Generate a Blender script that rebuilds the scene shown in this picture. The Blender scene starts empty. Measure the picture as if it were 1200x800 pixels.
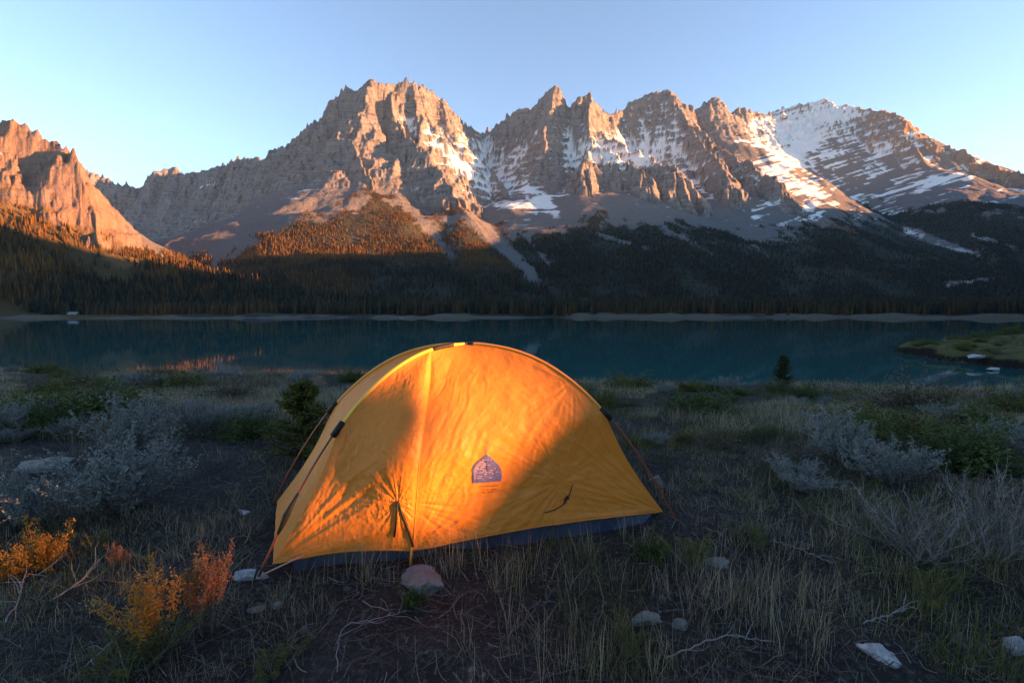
import bpy, bmesh, math, random
import numpy as np
from mathutils import Vector, Matrix

# ------------------------------------------------------------------ camera, sky, sun, exposure
scene = bpy.context.scene
COL = scene.collection
EYE = 1.35                      # camera height over the ground at the tent
FPX = 1200 * 16.0 / 36.0        # focal length in photo pixels (16 mm on 36 mm)
HORIZON = 362.0
PITCH = math.atan((400 - HORIZON) / FPX)
cam_data = bpy.data.cameras.new("camera")
cam_data.lens = 16.0
cam_data.sensor_width = 36.0
cam_data.clip_start = 0.05
cam_data.clip_end = 30000.0
cam = bpy.data.objects.new("camera", cam_data)
COL.objects.link(cam)
cam.location = (0, 0, EYE)
cam.rotation_euler = (math.pi / 2 - PITCH, 0, 0)
scene.camera = cam

SUN_AZ = 97.5                  # clockwise from the view axis (+Y): from the right, a little behind
SUN_EL = 6.0
world = bpy.data.worlds.new("World")
scene.world = world
world.use_nodes = True
wn = world.node_tree
bg = wn.nodes["Background"]
sky = wn.nodes.new("ShaderNodeTexSky")
sky.sky_type = 'NISHITA'
sky.sun_disc = False
sky.sun_elevation = math.radians(SUN_EL)
sky.sun_rotation = math.radians(SUN_AZ)
sky.altitude = 2000
sky.air_density = 1.0
sky.dust_density = 0.45
sky.ozone_density = 1.8
wn.links.new(sky.outputs[0], bg.inputs[0])
bg.inputs[1].default_value = 0.073

SX = math.sin(math.radians(SUN_AZ)) * math.cos(math.radians(SUN_EL))
SY = math.cos(math.radians(SUN_AZ)) * math.cos(math.radians(SUN_EL))
SZ = math.sin(math.radians(SUN_EL))
sun_data = bpy.data.lights.new("sun", 'SUN')
sun_data.energy = 5.0
sun_data.color = (1.0, 0.40, 0.135)
sun_data.angle = math.radians(0.5)
sun = bpy.data.objects.new("sun", sun_data)
COL.objects.link(sun)
sun.rotation_euler = Vector((SX, SY, SZ)).to_track_quat('Z', 'Y').to_euler()

vs = scene.view_settings
vs.view_transform = 'Standard'
vs.look = 'None'
vs.exposure = 2.95
vs.gamma = 1.0
vs.use_curve_mapping = False
scene.cycles.max_bounces = 6
scene.cycles.diffuse_bounces = 3
scene.cycles.glossy_bounces = 3
scene.cycles.transmission_bounces = 4
scene.cycles.volume_bounces = 0
scene.cycles.use_denoising = True

# ------------------------------------------------------------------ helpers
rng = np.random.default_rng(7)
random.seed(7)
CP, SP = math.cos(PITCH), math.sin(PITCH)
LAKE_Z = -11.0


def at(px, py, Y):
    """world point at depth Y (metres along +Y) whose picture position is (px, py) in the 1200x800 photo"""
    a = (px - 600.0) / FPX
    b = (400.0 - py) / FPX
    dy = CP + b * SP
    dz = -SP + b * CP
    k = Y / dy
    return Vector((a * k, Y, EYE + dz * k))


def proj(x, y, z):
    zz = z - EYE
    depth = y * CP - zz * SP
    up = y * SP + zz * CP
    return 600.0 + FPX * x / depth, 400.0 - FPX * up / depth


def _hash(ix, iy, seed):
    h = (ix * 374761393 + iy * 668265263 + seed * 974634777) & 0xFFFFFFFF
    h = ((h ^ (h >> 13)) * 1274126177) & 0xFFFFFFFF
    h = h ^ (h >> 16)
    return (h & 0xFFFF).astype(np.float32) / 65535.0


def vnoise(x, y, seed=0):
    x = np.asarray(x, np.float32)
    y = np.asarray(y, np.float32)
    fx = np.floor(x)
    fy = np.floor(y)
    ix = fx.astype(np.int64)
    iy = fy.astype(np.int64)
    tx = x - fx
    ty = y - fy
    tx = tx * tx * tx * (tx * (tx * 6 - 15) + 10)
    ty = ty * ty * ty * (ty * (ty * 6 - 15) + 10)
    a = _hash(ix, iy, seed)
    b = _hash(ix + 1, iy, seed)
    c = _hash(ix, iy + 1, seed)
    d = _hash(ix + 1, iy + 1, seed)
    return ((a + (b - a) * tx) * (1 - ty) + (c + (d - c) * tx) * ty) * 2 - 1


def fbm(x, y, octv=4, seed=0, gain=0.5):
    s = 0
    amp = 1.0
    f = 1.0
    for k in range(octv):
        s = s + amp * vnoise(x * f + 17.3 * k, y * f - 9.1 * k, seed + k)
        amp *= gain
        f *= 2.03
    return s


def ridged(x, y, octv=4, seed=0, gain=0.5):
    s = 0
    amp = 1.0
    f = 1.0
    for k in range(octv):
        s = s + amp * (1 - 2 * np.abs(vnoise(x * f + 7.3 * k, y * f + 3.7 * k, seed + k)))
        amp *= gain
        f *= 2.1
    return s


def sstep(a, b, x):
    t = np.clip((x - a) / (b - a), 0, 1)
    return t * t * (3 - 2 * t)


def np_mesh(name, verts, faces, mat=None, parent=None, smooth=False, attrs=None, mats=None, midx=None):
    """one mesh object from numpy arrays; faces (n,3) or (n,4)"""
    verts = np.ascontiguousarray(verts, np.float32)
    faces = np.ascontiguousarray(faces, np.int32)
    n, k = faces.shape
    me = bpy.data.meshes.new(name)
    me.vertices.add(len(verts))
    me.vertices.foreach_set("co", verts.ravel())
    me.loops.add(n * k)
    me.loops.foreach_set("vertex_index", faces.ravel())
    me.polygons.add(n)
    me.polygons.foreach_set("loop_start", np.arange(0, n * k, k, dtype=np.int32))
    try:
        me.polygons.foreach_set("loop_total", np.full(n, k, np.int32))
    except Exception:
        pass
    if smooth:
        me.polygons.foreach_set("use_smooth", np.ones(n, bool))
    if midx is not None:
        me.polygons.foreach_set("material_index", np.asarray(midx, np.int32))
    if attrs:
        for an, av in attrs.items():
            at_ = me.attributes.new(an, 'FLOAT', 'POINT')
            at_.data.foreach_set("value", np.ascontiguousarray(av, np.float32).ravel())
    me.update(calc_edges=True)
    me.validate()
    for m in (mats or ([mat] if mat else [])):
        me.materials.append(m)
    ob = bpy.data.objects.new(name, me)
    COL.objects.link(ob)
    if parent:
        ob.parent = parent
    return ob


def grid_faces(nr, nc):
    i = np.arange(nr - 1)[:, None] * nc + np.arange(nc - 1)[None, :]
    return np.stack([i, i + 1, i + nc + 1, i + nc], -1).reshape(-1, 4)


def tag(o, label, cat, group=None):
    o["label"] = label
    o["category"] = cat
    if group:
        o["group"] = group
    return o


def kind(o, k, label=None):
    o["kind"] = k
    if label:
        o["label"] = label
    return o


def empty(name, loc=(0, 0, 0), rz=0.0):
    o = bpy.data.objects.new(name, None)
    COL.objects.link(o)
    o.location = loc
    o.rotation_euler = (0, 0, rz)
    o.empty_display_size = 0.1
    return o


# ---- node material helper
class NM:
    def __init__(self, name):
        self.m = bpy.data.materials.new(name)
        self.m.use_nodes = True
        self.t = self.m.node_tree
        self.b = self.t.nodes["Principled BSDF"]
        self.out = self.t.nodes["Material Output"]

    def n(self, typ, **kw):
        nd = self.t.nodes.new(typ)
        for k, v in kw.items():
            setattr(nd, k, v)
        return nd

    def l(self, a, b):
        self.t.links.new(a, b)

    def coord(self, which="Object"):
        return self.n("ShaderNodeTexCoord").outputs[which]

    def noise(self, vec, scale, detail=4, rough=0.55, dist=0.0, mapping=None):
        if mapping:
            mp = self.n("ShaderNodeMapping")
            mp.inputs["Scale"].default_value = mapping
            self.l(vec, mp.inputs[0])
            vec = mp.outputs[0]
        nd = self.n("ShaderNodeTexNoise")
        nd.inputs["Scale"].default_value = scale
        nd.inputs["Detail"].default_value = detail
        nd.inputs["Roughness"].default_value = rough
        nd.inputs["Distortion"].default_value = dist
        self.l(vec, nd.inputs["Vector"])
        return nd.outputs["Fac"]

    def ramp(self, fac, stops):
        r = self.n("ShaderNodeValToRGB")
        el = r.color_ramp.elements
        while len(el) < len(stops):
            el.new(0.5)
        for e, (p, c) in zip(el, stops):
            e.position = p
            e.color = (c[0], c[1], c[2], 1) if not isinstance(c, float) else (c, c, c, 1)
        self.l(fac, r.inputs[0])
        return r.outputs[0]

    def mix(self, fac, a, b, blend='MIX'):
        x = self.n("ShaderNodeMix", data_type='RGBA', blend_type=blend)
        for sock, v in ((x.inputs[0], fac), (x.inputs[6], a), (x.inputs[7], b)):
            if isinstance(v, (int, float)):
                sock.default_value = v
            elif isinstance(v, tuple):
                sock.default_value = (v[0], v[1], v[2], 1)
            else:
                self.l(v, sock)
        return x.outputs[2]

    def attr(self, name):
        return self.n("ShaderNodeAttribute", attribute_name=name).outputs["Fac"]

    def bump(self, h, strength=0.5, dist=1.0, normal=None):
        b = self.n("ShaderNodeBump")
        b.inputs["Strength"].default_value = strength
        b.inputs["Distance"].default_value = dist
        self.l(h, b.inputs["Height"])
        if normal is not None:
            self.l(normal, b.inputs["Normal"])
        return b.outputs[0]

    def base(self, c, rough=0.9, spec=0.2):
        if isinstance(c, tuple):
            self.b.inputs["Base Color"].default_value = (c[0], c[1], c[2], 1)
        else:
            self.l(c, self.b.inputs["Base Color"])
        self.b.inputs["Roughness"].default_value = rough
        self.b.inputs["Specular IOR Level"].default_value = spec
        return self

    def normal(self, n):
        self.l(n, self.b.inputs["Normal"])
        return self

# ------------------------------------------------------------------ far terrain: mountains round the lake
# ridge crests as chains of 3D points, given by where they stand in the photo and how far away (metres)
RIDGES = []


def ridge(pts, hc, mc, mt, rib=18.0, lam=60.0, jag=1.0):
    P = np.array([tuple(at(p[0], p[1], p[2])) for p in pts], np.float64)
    hcs = np.array([p[3] if len(p) > 3 else hc for p in pts], np.float64)
    RIDGES.append(dict(P=P, hc=hcs, mc=mc, mt=mt, rib=rib, lam=lam, jag=jag))


# main skyline
ridge([(-150, 175, 3600), (60, 192, 3900), (105, 203, 3900), (130, 212, 3900), (150, 218, 3950), (165, 220, 4000), (172, 211, 3980),
       (190, 199, 3950), (205, 197, 3950), (216, 207, 3950), (245, 200, 3900), (280, 187, 3700), (315, 185, 3450),
       (325, 176, 3380), (340, 171, 3250), (355, 158, 3100), (375, 142, 2950), (390, 128, 2820), (402, 112, 2690), (410, 100, 2640),
       (417, 107, 2620), (432, 95, 2600), (445, 101, 2610), (455, 99, 2630), (465, 96, 2650), (485, 97, 2700), (500, 103, 2760),
       (515, 115, 2850), (527, 127, 2950), (536, 139, 3050), (548, 149, 3200), (568, 159, 3400)], 640, 2.4, 0.55, 46, 95)
ridge([(560, 158, 3450), (572, 156, 3400), (600, 138, 3300), (618, 128, 3240), (632, 116, 3180), (645, 107, 3120), (652, 103, 3100), (661, 110, 3090), (667, 123, 3090), (672, 124, 3080),
       (679, 114, 3050), (690, 112, 3050), (698, 125, 3080), (712, 138, 3200)], 640, 2.3, 0.55, 40, 85)
ridge([(705, 140, 3300), (722, 132, 3400), (745, 120, 3500), (765, 107, 3550), (786, 109, 3500), (798, 122, 3450), (806, 136, 3560)], 680, 2.2, 0.5, 42, 85)
ridge([(800, 140, 3650), (820, 125, 3660), (835, 115, 3650), (846, 124, 3680), (856, 133, 3780), (866, 128, 3900), (895, 135, 4000), (920, 125, 4100),
       (940, 121, 4120), (965, 119, 4100), (1010, 128, 3900), (1035, 130, 3750), (1050, 135, 3650), (1058, 148, 3600), (1075, 160, 3520), (1090, 170, 3450), (1110, 174, 3350), (1135, 180, 3250),
       (1150, 192, 3200), (1200, 207, 3000), (1300, 238, 2800), (1450, 270, 2600)], 270, 1.5, 0.74, 16, 120, 0.25)
# spurs of the first peak
ridge([(432, 96, 2600), (424, 130, 2480), (410, 160, 2360), (416, 184, 2230, 150), (430, 208, 2150, 150), (440, 236, 2070, 60)], 300, 2.8, 0.6, 34, 50)
ridge([(440, 236, 2070), (438, 268, 1860), (425, 308, 1550), (405, 345, 1200)], 6, 0.8, 0.42, 3, 90)
ridge([(402, 112, 2690), (380, 150, 2520), (366, 182, 2390), (352, 212, 2270), (342, 238, 2180, 60), (310, 285, 1950, 10)], 250, 2.5, 0.6, 36, 55)
ridge([(465, 97, 2650), (462, 135, 2500), (478, 163, 2370), (498, 180, 2260), (516, 200, 2170), (532, 216, 2100, 170), (543, 243, 2020, 40)], 280, 2.8, 0.6, 34, 50)
ridge([(543, 243, 2020), (580, 285, 1800), (640, 330, 1450), (690, 350, 1200)], 6, 0.8, 0.42, 3, 90)
ridge([(575, 200, 2700), (592, 226, 2480), (604, 243, 2330), (613, 264, 2200, 60), (640, 300, 1950, 10)], 130, 2.0, 0.5, 18, 45)
# spurs of the second group
ridge([(652, 103, 3100), (642, 145, 2900), (634, 186, 2700), (636, 214, 2550, 90), (640, 245, 2330, 20)], 300, 2.2, 0.55, 30, 70)
ridge([(690, 112, 3050), (692, 145, 2850), (698, 172, 2620), (686, 190, 2440), (687, 204, 2385, 260), (700, 258, 2230, 30)], 300, 2.6, 0.55, 38, 60)
ridge([(698, 172, 2650), (728, 188, 2490), (750, 199, 2390), (754, 214, 2335, 230), (772, 262, 2180, 30)], 280, 2.6, 0.55, 38, 60)
ridge([(703, 155, 2880), (755, 184, 2640), (793, 201, 2440), (800, 216, 2385, 230), (818, 264, 2200, 30)], 280, 2.6, 0.55, 38, 60)
ridge([(786, 110, 3500), (803, 148, 3220), (832, 176, 2860), (850, 200, 2520), (855, 213, 2455, 250), (874, 258, 2290, 30)], 280, 2.6, 0.55, 38, 60)
ridge([(803, 145, 3250), (850, 178, 3000), (886, 200, 2620), (908, 212, 2490, 230), (922, 236, 2400, 200), (950, 256, 2280, 60), (1000, 270, 2150, 20)], 240, 2.4, 0.52, 36, 60)
ridge([(835, 116, 3650), (848, 146, 3450), (864, 172, 3250)], 260, 2.2, 0.7, 26, 60)
ridge([(1058, 148, 3600), (1085, 190, 3200), (1110, 235, 2800), (1150, 280, 2300, 20), (1190, 325, 1700, 5)], 14, 1.0, 0.6, 4, 110, 0.0)
# left hill: rocky head, then a long wooded spur running down to the lake
ridge([(-300, 40, 1500, 130), (-100, 112, 1400, 130), (0, 147, 1340, 130), (20, 152, 1320, 135), (40, 160, 1300, 145), (60, 174, 1285, 170), (69, 177, 1275), (71, 169, 1272), (74, 178, 1268), (85, 187, 1250), (88, 203, 1230), (91, 230, 1200, 150), (96, 247, 1180, 110),
       (102, 267, 1150, 60), (113, 291, 1110, 20)], 230, 2.1, 0.58, 10, 70, 0.2)
ridge([(113, 291, 1110), (200, 308, 1040), (260, 322, 1025), (320, 333, 1015), (360, 342, 990), (450, 357, 900)], 4, 0.6, 0.46, 2, 60)
ridge([(-300, 225, 880), (-150, 240, 890), (0, 259, 915), (60, 277, 960), (120, 293, 1000), (200, 310, 1030)], 4, 0.6, 0.50, 2, 60)

PX0, PX1 = -170, 1370
cols = np.arange(PX0, PX1 + 0.1, 1.1)
rows = np.concatenate([np.arange(585, 900, 6.0), np.arange(900, 1800, 6.0), np.arange(1800, 2850, 3.0), np.arange(2850, 3600, 4.5), np.arange(3600, 4300, 6.5), np.arange(4300, 4900, 60)])
NC, NR = len(cols), len(rows)
A = ((cols - 600) / FPX)
GX = (rows[:, None] * A[None, :]).astype(np.float32)
GY = np.repeat(rows[:, None], NC, 1).astype(np.float32)


def shore_y(x):
    return 612 + 22 * np.sin(x * 0.004 + 0.6) + 9 * np.sin(x * 0.017) - 0.00003 * np.minimum(x * x, 4e5) + 16 * vnoise(np.asarray(x) / 70.0, np.asarray(x) * 0.0 + 5.0, 3) + 6 * vnoise(np.asarray(x) / 17.0, np.asarray(x) * 0.0 + 9.0, 4)


def terrain_height(GX, GY):
    shp = GX.shape
    wx = GX + 22 * fbm(GX / 160, GY / 160, 3, 11)
    wy = GY + 22 * fbm(GX / 160, GY / 160, 3, 21)
    shore = GY - shore_y(GX)
    Z = LAKE_Z - 1.5 + 0.055 * np.clip(shore, -40, 60) + 0.035 * np.clip(shore - 60, 0, 3000) + 2.0 * fbm(GX / 60, GY / 60, 3, 5) * sstep(0, 80, shore) + np.clip(1.5 + 3.2 * fbm(GX / 45, GY / 60, 3, 6), 0, 6) * sstep(6, 26, shore) * sstep(120, 40, shore)
    rock = np.zeros(shp, np.float32)
    for k, R in enumerate(RIDGES):
        P = R["P"]
        best = np.full(shp, -1e9, np.float32)
        bs = np.zeros(shp, np.float32)
        bd = np.zeros(shp, np.float32)
        bh = np.zeros(shp, np.float32)
        s0 = 0.0
        L = R["mt"]
        for i in range(len(P) - 1):
            ax, ay, az = P[i]
            bx, by, bz = P[i + 1]
            ex, ey = bx - ax, by - ay
            ln2 = ex * ex + ey * ey
            ln = math.sqrt(ln2)
            # only the part of the sheet this segment can reach
            t = np.clip(((wx - ax) * ex + (wy - ay) * ey) / ln2, 0, 1)
            d = np.hypot(wx - (ax + ex * t), wy - (ay + ey * t))
            cz = az + (bz - az) * t
            hc = R["hc"][i] + (R["hc"][i + 1] - R["hc"][i]) * t
            h = cz - R["mt"] * d - hc * (1 - np.exp(-d * (R["mc"] - R["mt"]) / np.maximum(hc, 1)))
            m = h > best
            best = np.where(m, h, best)
            bs = np.where(m, s0 + t * ln, bs)
            bd = np.where(m, d, bd)
            bh = np.where(m, hc, bh)
            s0 += ln
        lam = R["lam"]
        env = sstep(0, 60, bd) * np.clip(bh / 100, 0, 1.2) * (0.25 + 0.75 * np.exp(-bd / 500))
        ribs = ridged(bs / lam, bd / (lam * 9), 3, 31 + k, 0.55)
        ribs = ribs + 0.3 * ridged(bs / (lam * 0.3), bd / (lam * 4), 2, 131 + k, 0.55)
        best = best + R["rib"] * ribs * env
        # fine tooth along the crest itself
        best = best + R["jag"] * np.clip(bh / 200, 0, 1.2) * 9 * ridged(bs / 26, bd / 90, 2, 71 + k) * np.exp(-bd / 60)
        r = np.clip(bh / 60, 0, 1) * np.exp(-np.maximum(bd - bh * 1.1, 0) / 60)
        m = best > Z
        rock = np.where(m, r, rock)
        kk = 14.0 if R["hc"].max() > 30 else 40.0
        hh = np.clip(0.5 + 0.5 * (best - Z) / kk, 0, 1)
        Z = Z * (1 - hh) + best * hh + kk * hh * (1 - hh) * 0.5
    # broken rock
    Z = Z + rock * (14 * ridged(GX / 75, GY / 75, 4, 91) + 7 * fbm(GX / 22, GY / 22, 3, 95) + 3.0 * ridged(GX / 10, GY / 14, 2, 97))
    # strata: steps that follow slightly tilted beds
    px, py = 600 + FPX * GX / GY, None
    tilt = np.where(px > 880, 0.30, 0.03) * GX + 0.05 * GY
    hb = (Z - tilt * 1.0 + 14 * fbm(GX / 220, GY / 220, 3, 57))
    for H, amt in ((58.0, 0.32), (24.0, 0.16)):
        q = hb / H
        f = q - np.floor(q)
        st = (sstep(0.30, 0.70, f) - f) * H
        Z = Z + st * amt * np.clip(rock * 1.3, 0, 1)
    Z = Z + (1 - rock) * 1.6 * fbm(GX / 30, GY / 30, 3, 99) * sstep(30, 200, shore)
    return Z.astype(np.float32), rock


GZ, ROCK = terrain_height(GX, GY)
PXg, PYg = proj(GX, GY, GZ)


def blob(px, py, rx, ry, ang=0.0):
    c, s = math.cos(math.radians(ang)), math.sin(math.radians(ang))
    dx, dy = PXg - px, PYg - py
    u = (dx * c + dy * s) / rx
    v = (-dx * s + dy * c) / ry
    return np.exp(-(u * u + v * v))


V = np.stack([GX, GY, GZ], -1)
du = np.gradient(V, axis=1)
dv = np.gradient(V, axis=0)
NRM = np.cross(du, dv)
NRM /= np.linalg.norm(NRM, axis=-1, keepdims=True) + 1e-9
NZ = NRM[..., 2]

# ---- what covers the ground: snow, forest, scree
n1 = fbm(GX / 120, GY / 120, 4, 201)
n2 = fbm(GX / 35, GY / 35, 3, 211)
bed = fbm(GX / 190 + 0.3 * n1, (GZ - np.where(PXg > 880, 0.30, 0.03) * GX - 0.05 * GY) / 15.0, 3, 231)
snow_w = np.full(GX.shape, -0.62, np.float32)
for b in ((575, 200, 55, 32, 30, 1.0), (500, 160, 70, 9, 40, .8), (545, 170, 40, 30, 20, .5), (640, 240, 30, 8, 45, .8), (720, 178, 60, 18, 20, .85), (760, 170, 40, 18, 10, .7),
          (690, 185, 40, 14, 0, .6), (830, 190, 60, 22, 20, .45), (945, 146, 50, 34, -15, 1.25), (985, 128, 34, 12, 0, .6), (920, 190, 26, 42, 0, .75), (950, 235, 12, 22, 0, .9), (1000, 145, 70, 30, -20, .38),
          (1090, 215, 60, 9, -18, .5), (1040, 175, 80, 30, -20, .35), (880, 150, 30, 20, 0, .5), (790, 140, 25, 30, 0, .5), (240, 215, 30, 6, 0, .8), (1090, 290, 60, 12, 20, .45), (1170, 300, 50, 20, 15, .3),
          (260, 275, 25, 40, -30, .25), (610, 170, 30, 20, 0, .25), (1130, 290, 25, 8, 0, .3)):
    snow_w += 1.15 * b[5] * blob(*b[:5])
def colmean(Z, k):
    c_ = np.cumsum(np.pad(Z, ((0, 0), (k + 1, k)), mode='edge'), axis=1, dtype=np.float64)
    return ((c_[:, 2 * k + 1:] - c_[:, :-(2 * k + 1)]) / (2 * k + 1)).astype(np.float32)


conc = np.clip((colmean(GZ, 9) - GZ) * 0.016, -0.30, 0.42) + np.clip((colmean(GZ, 3) - GZ) * 0.03, -0.15, 0.2)
snow_w += 0.30 * blob(700, 175, 130, 38, 8) + conc * (PXg > 470) * sstep(480, 650, GZ)
SNOW = sstep(0.02, 0.22, (NZ - 0.62) * 1.1 + snow_w * 0.8 + 0.22 * n1 + 0.14 * n2 + np.where(PXg > 880, 0.46, 0.24) * bed)
SNOW *= sstep(330, 470, GZ + 40 * n1)
# forest: below a wavy tree line, not on cliffs, not in the gullies
treeline = np.interp(PXg, [-200, 0, 100, 160, 200, 262, 275, 320, 370, 440, 470, 500, 545, 600, 640, 700, 760, 900, 1000, 1100, 1400],
                     [225, 232, 280, 302, 300, 298, 300, 270, 250, 232, 240, 262, 245, 276, 270, 256, 266, 276, 254, 245, 236])
FOR = sstep(-5, 5, PYg - treeline + 13 * n1 + 8 * n2) * (1 - np.clip(ROCK, 0, 1) * 0.85 * sstep(0.80, 0.68, NZ))


def streak(p0, p1, w0, w1):
    (x0, y0), (x1, y1) = p0, p1
    ex, ey = x1 - x0, y1 - y0
    t = ((PXg - x0) * ex + (PYg - y0) * ey) / (ex * ex + ey * ey)
    d = np.hypot(PXg + 2.2 * n2 + 1.5 * n1 - x0 - ex * t, PYg + 2.0 * n1 - y0 - ey * t)
    w = w0 + (w1 - w0) * np.clip(t, 0, 1)
    return sstep(w * 1.3, w * 0.5, d + 1.4 * n2) * sstep(1400, 1450, GY) * sstep(-0.08, 0.04, t) * sstep(1.06, 0.94, t)


SCR = np.zeros(GX.shape, np.float32)
for s in (((466, 226), (532, 302), 6, 5), ((552, 250), (630, 330), 13, 6), ((610, 270), (645, 312), 3, 2), ((250, 318), (262, 275), 4, 8), ((255, 305), (300, 258), 5, 9),
          ((770, 262), (840, 300), 3, 1.5), ((860, 270), (900, 300), 3, 1.5), ((700, 275), (760, 292), 3, 1.5), ((1060, 270), (1150, 300), 5, 3), ((1140, 275), (1190, 293), 2, 1.5),
          ((1110, 335), (1180, 325), 4, 2)):
    SCR = np.maximum(SCR, streak(*s))
lake_near = sstep(62, 25, (GY - shore_y(GX)) + 45 * n1 + 22 * n2)
FOR = FOR * (1 - SCR) * (1 - lake_near)
GRASS = lake_near
SNOW = np.maximum(SNOW * (1 - np.clip(FOR * 1.5, 0, 1)), 0.55 * SCR * sstep(850, 1000, PXg) * sstep(-.3, .4, n2))
# the sunny grass slope under the left crags
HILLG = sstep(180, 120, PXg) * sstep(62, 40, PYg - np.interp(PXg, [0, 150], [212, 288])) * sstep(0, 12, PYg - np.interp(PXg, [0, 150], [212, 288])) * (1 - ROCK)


m = NM("mountain_rock_and_snow")
co = m.coord("Object")
bignoise = m.noise(co, 0.006, 5)
fine = m.noise(co, 0.05, 6, 0.65)
sm = m.noise(co, 0.02, 5, 0.6, mapping=(0.35, 0.35, 3.0))
rockc = m.ramp(sm, [(0.25, (0.084, 0.084, 0.090)), (0.5, (0.172, 0.168, 0.172)), (0.62, (0.232, 0.226, 0.228)), (0.8, (0.129, 0.127, 0.131))])
rockc = m.mix(m.ramp(fine, [(0.35, 0.0), (0.7, 1.0)]), rockc, (0.264, 0.257, 0.260))
crack = m.noise(co, 0.045, 6, 0.7, 0.3, mapping=(1.0, 1.0, 0.16))
rockc = m.mix(m.ramp(crack, [(0.36, 0.85), (0.46, 0.0)]), rockc, (0.035, 0.033, 0.034))
beds = m.noise(co, 0.09, 4, 0.6, 0.2, mapping=(0.06, 0.06, 1.0))
rockc = m.mix(m.ramp(beds, [(0.36, 0.40), (0.50, 0.0)]), rockc, (0.06, 0.055, 0.053))
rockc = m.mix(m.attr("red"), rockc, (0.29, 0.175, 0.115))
screec = m.mix(fine, (0.112, 0.112, 0.118), (0.175, 0.172, 0.178))
c = m.mix(m.attr("scree"), rockc, screec)
forestc = m.mix(fine, (0.016, 0.020, 0.010), (0.034, 0.036, 0.018))
c = m.mix(m.attr("forest"), c, forestc)
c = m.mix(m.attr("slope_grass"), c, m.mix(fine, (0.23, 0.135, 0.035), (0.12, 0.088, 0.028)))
c = m.mix(m.attr("shore"), c, m.mix(fine, (0.10, 0.088, 0.06), (0.19, 0.175, 0.14)))
c = m.mix(m.attr("snow"), c, (0.80, 0.82, 0.85))
m.base(c, 0.92, 0.15)
hsum = m.noise(co, 0.045, 9, 0.75)
m.normal(m.bump(crack, 0.5, 12.0, m.bump(hsum, 1.0, 18.0)))
MOUNTAIN_MAT = m.m

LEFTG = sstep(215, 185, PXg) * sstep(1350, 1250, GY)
TALUS = np.clip(1 - ROCK * 1.2, 0, 1) * (1 - FOR) * (1 - LEFTG)
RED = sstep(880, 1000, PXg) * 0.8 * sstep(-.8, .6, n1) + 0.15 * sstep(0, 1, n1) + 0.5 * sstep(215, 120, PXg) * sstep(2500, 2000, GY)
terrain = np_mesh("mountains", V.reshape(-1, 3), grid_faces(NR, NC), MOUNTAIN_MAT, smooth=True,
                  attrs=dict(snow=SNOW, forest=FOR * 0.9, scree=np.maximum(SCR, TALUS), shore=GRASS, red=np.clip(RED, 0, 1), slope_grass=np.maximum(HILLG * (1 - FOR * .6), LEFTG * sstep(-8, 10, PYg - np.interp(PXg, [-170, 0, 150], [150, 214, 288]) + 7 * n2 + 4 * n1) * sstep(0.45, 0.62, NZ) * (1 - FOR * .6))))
kind(terrain, "structure", "snow streaked rocky mountain range with wooded lower slopes beyond the lake")


def hit(px, py):
    """first point of the far terrain seen at photo position (px, py)"""
    j = int(round((px - PX0) / 1.1))
    j = min(max(j, 0), NC - 1)
    col = PYg[:, j]
    ok = np.nonzero(col <= py)[0]
    i = ok[0] if len(ok) else NR - 1
    return Vector((float(GX[i, j]), float(GY[i, j]), float(GZ[i, j])))


# ------------------------------------------------------------------ the valley wall on the right that shades the valley floor
ST = np.array([SX, SY]) / math.hypot(SX, SY)      # horizontal direction to the sun
SN = np.array([-ST[1], ST[0]])                     # across it
if SN[1] < 0:
    SN = -SN
TE = math.tan(math.radians(SUN_EL))


def sun_at(P):
    return P[0] * ST[0] + P[1] * ST[1], P[0] * SN[0] + P[1] * SN[1]


def wall_a(t):
    return 0.95 * t + 480


cons = []
for (px, py) in ((-60, 258), (0, 267), (60, 284), (120, 299), (200, 314), (270, 327), (315, 335), (262, 303), (330, 303), (400, 301), (470, 300), (530, 298), (600, 280), (660, 235), (720, 228), (800, 236), (900, 232), (1000, 238), (1060, 236), (1130, 236), (1195, 228)):
    P = hit(px, py)
    a, t = sun_at(P)
    tree_top = 5 if px < 350 else (10 if px < 560 else 0)
    cons.append((t, P.z + tree_top + TE * (wall_a(t) - a)))
cons.sort()
ct = np.array([c[0] for c in cons])
cz = np.array([c[1] for c in cons])
tt = np.arange(12, 6200, 14.0)
Hc = np.interp(tt, ct, cz)
ker = np.ones(3) / 3
Hc = np.convolve(np.pad(Hc, 1, mode='edge'), ker, 'valid') + 5 * fbm(tt / 90, tt * 0, 4, 301)
wv = np.concatenate([np.linspace(-600, -60, 15), np.linspace(-40, 40, 9), np.linspace(60, 1200, 18)])
TT, WW = np.meshgrid(tt, wv, indexing='ij')
HH = Hc[:, None] - np.abs(WW) * (2.3 + 0.1 * fbm(TT / 200, WW / 200, 3, 311)) + np.minimum(np.abs(WW), 60) / 60 * 15 * ridged(TT / 130, WW / 300, 3, 321)
HH = np.maximum(HH, LAKE_Z - 4)
AA = wall_a(TT) + WW
WV = np.stack([AA * ST[0] + TT * SN[0], AA * ST[1] + TT * SN[1], HH], -1)
print("wall px range", [round(float(600 + FPX * x / y)) if y > 0 else None for x, y in WV[::40, 0, :2]])
m = NM("dark_wooded_slope")
m.base(m.mix(m.noise(m.coord(), 0.02, 5), (0.03, 0.035, 0.02), (0.09, 0.08, 0.06)))
o = np_mesh("hills", WV.reshape(-1, 3), grid_faces(len(tt), len(wv)), m.m)
kind(o, "structure", "steep wooded valley side beyond the right edge of the picture")

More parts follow.
